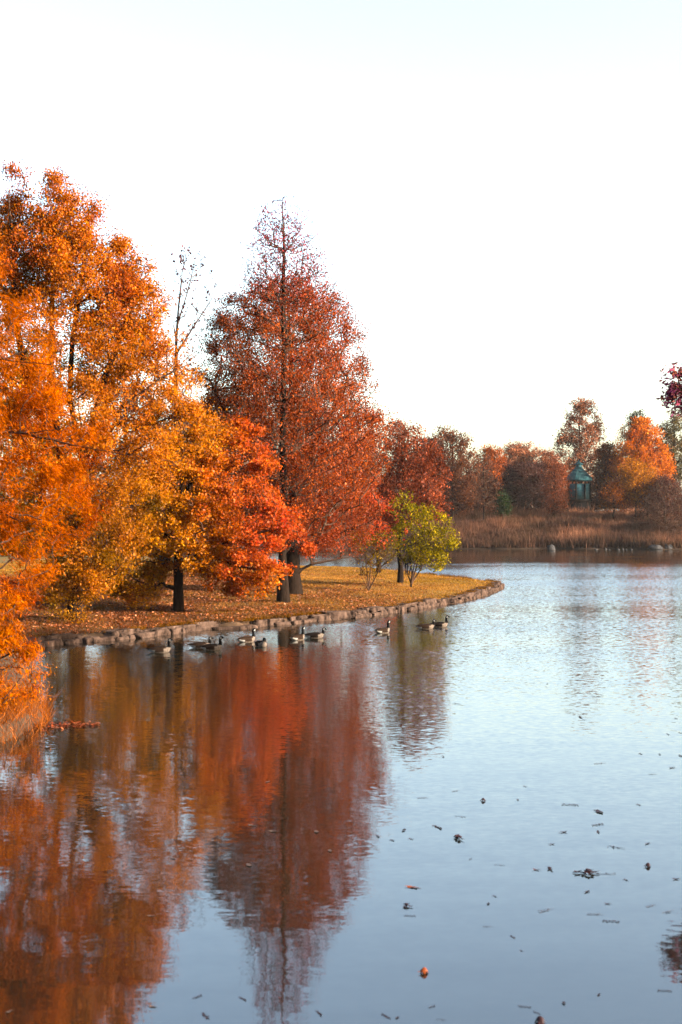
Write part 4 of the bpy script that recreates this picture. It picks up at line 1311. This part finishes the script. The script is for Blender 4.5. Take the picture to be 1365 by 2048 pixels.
for px, py, s in [(1036, 1600, .8), (1278, 1610, 1), (808, 1661, 1.3), (822, 1678, .9), (785, 1681, .9), (1105, 1689, 1), (1295, 1688, 1.1), (990, 1793, .7), (977, 1808, .8), (1352, 1759, 1.1), (1252, 1760, .8), (1175, 1784, 1.1),
                  (1215, 1808, .9), (1128, 2007, 1.1), (1198, 1990, .9), (1043, 1902, .7), (1095, 1368, 1.1), (1168, 1440, 1), (1352, 1437, 1), (1361, 1466, 1.1), (1336, 1469, 1), (1282, 1508, 1.1), (1320, 1509, 1), (1361, 1512, 1.3), (1344, 1536, 1.5),
                  (887, 1514, .9), (1050, 1573, .8), (756, 1673, 1), (795, 2036, .9)]:
    debris('leaf', px, py, 'debris', 'small dark curled leaf floating on the open water', s, group=G1, seed=int(px) % 3)
G2 = 'twigs scattered over the open water'
for px, py, s in [(942, 1718, .6), (922, 1634, .7), (1232, 1696, 1.1), (1000, 1731, .55), (1092, 1821, 1), (1191, 1829, .8), (1302, 1812, .75), (1340, 1824, .8), (1194, 1393, 1.2), (914, 1408, 1.2), (1200, 1527, 1), (1307, 1549, .7), (912, 1582, .8),
                  (846, 1596, .8), (977, 1854, .5), (883, 2040, .5)]:
    debris('sprig', px, py, 'debris', 'thin dark twig with leaf shreds floating on the open water', s, 'floating_twig', group=G2, seed=int(px) % 3)
G3 = 'leaf scraps scattered over the open water'
for px, py, s in [(876, 1655, 1.2), (1196, 1650, 1), (1196, 1664, .8), (1223, 1843, .9), (1050, 2014, .8), (1074, 2026, .6), (1329, 1982, .9), (772, 2033, .9), (865, 2014, .6), (1025, 1874, .5), (1140, 1610, 1.2), (1161, 1435, 1.3), (820, 1832, .6), (396, 1994, .8), (486, 1998, .8),
                  (410, 2032, 1.1), (639, 2027, .9)]:
    debris('scraps', px, py, 'debris', 'loose cluster of dark leaf scraps on the water', s, 'leaf_scraps', group=G3, seed=int(px) % 3)
G4 = 'pale leaves on the dark tree reflections'
for px, py, s in [(536, 1564, 1.0), (504, 1651, 1.1), (546, 1663, 1.1), (633, 1664, 1.1), (498, 1731, 1.2), (302, 1832, .7), (305, 2014, .9), (660, 1702, 1), (346, 1717, .8), (18, 2024, .9)]:
    debris('flat', px, py, 'debris_pale', 'pale leaf floating on the dark tree reflections', s, group=G4, seed=int(px) % 3)

# ------------------------------------------------------------------ light, sky, air
world = bpy.data.worlds.new('World'); scene.world = world
world.use_nodes = True
wn = world.node_tree; wn.nodes.clear()
wo = wn.nodes.new('ShaderNodeOutputWorld'); bg = wn.nodes.new('ShaderNodeBackground')
sky = wn.nodes.new('ShaderNodeTexSky'); sky.sky_type = 'NISHITA'
sky.sun_disc = False
sky.sun_elevation = math.radians(SUN_EL); sky.sun_rotation = math.radians(SUN_AZ)
sky.altitude = 100; sky.air_density = 1.0; sky.dust_density = 3.0; sky.ozone_density = 0.4
bg.inputs['Strength'].default_value = 0.071
wn.links.new(sky.outputs[0], bg.inputs[0]); wn.links.new(bg.outputs[0], wo.inputs[0])
sd_ = bpy.data.lights.new('sun', 'SUN'); sd_.energy = 5.0; sd_.angle = math.radians(0.6); sd_.color = (1.0, 0.86, 0.68)
so = bpy.data.objects.new('sun', sd_); COL.objects.link(so)
az, el = math.radians(SUN_AZ), math.radians(SUN_EL)
tosun = Vector((math.sin(az) * math.cos(el), math.cos(az) * math.cos(el), math.sin(el)))
so.rotation_euler = tosun.to_track_quat('Z', 'Y').to_euler()
so.location = (40, 20, 60)

HAZE = 0.00004
if HAZE:
    m, nt, out = new_mat('haze_air')
    pv = N(nt, 'ShaderNodeVolumePrincipled')
    pv.inputs['Color'].default_value = (0.95, 0.93, 0.92, 1)
    pv.inputs['Density'].default_value = HAZE
    pv.inputs['Anisotropy'].default_value = 0.2
    L(nt, pv.outputs[0], out.inputs['Volume'])
    x0, x1, y0, y1, z0, z1 = -3010, 3010, -70, 2650, -1.9, 32
    V = [(x, y, z) for z in (z0, z1) for y in (y0, y1) for x in (x0, x1)]
    Fq = np.array([[0, 2, 3, 1], [4, 5, 7, 6], [0, 1, 5, 4], [2, 6, 7, 3], [0, 4, 6, 2], [1, 3, 7, 5]])
    tag(mesh_obj('haze', V, Fq, m), kind='stuff')

# ------------------------------------------------------------------ camera
cam = bpy.data.cameras.new('camera')
cam.sensor_fit = 'VERTICAL'; cam.sensor_height = 36; cam.sensor_width = 24
cam.lens = F / 2048 * 36
cam.shift_y = (H0 - 1024) / 2048
cam.clip_start = 0.1; cam.clip_end = 6000
cam.dof.use_dof = True; cam.dof.focus_distance = 70; cam.dof.aperture_fstop = 2.0
co = bpy.data.objects.new('camera', cam); COL.objects.link(co)
co.location = (0, 0, CH); co.rotation_euler = (math.radians(90), 0, 0)
scene.camera = co
vs_ = scene.view_settings
vs_.view_transform = 'Standard'; vs_.look = 'None'; vs_.exposure = 3.15; vs_.gamma = 1.0; vs_.use_curve_mapping = False
scene.cycles.max_bounces = 8
scene.cycles.transparent_max_bounces = 8
scene.cycles.caustics_reflective = False
scene.cycles.caustics_refractive = False
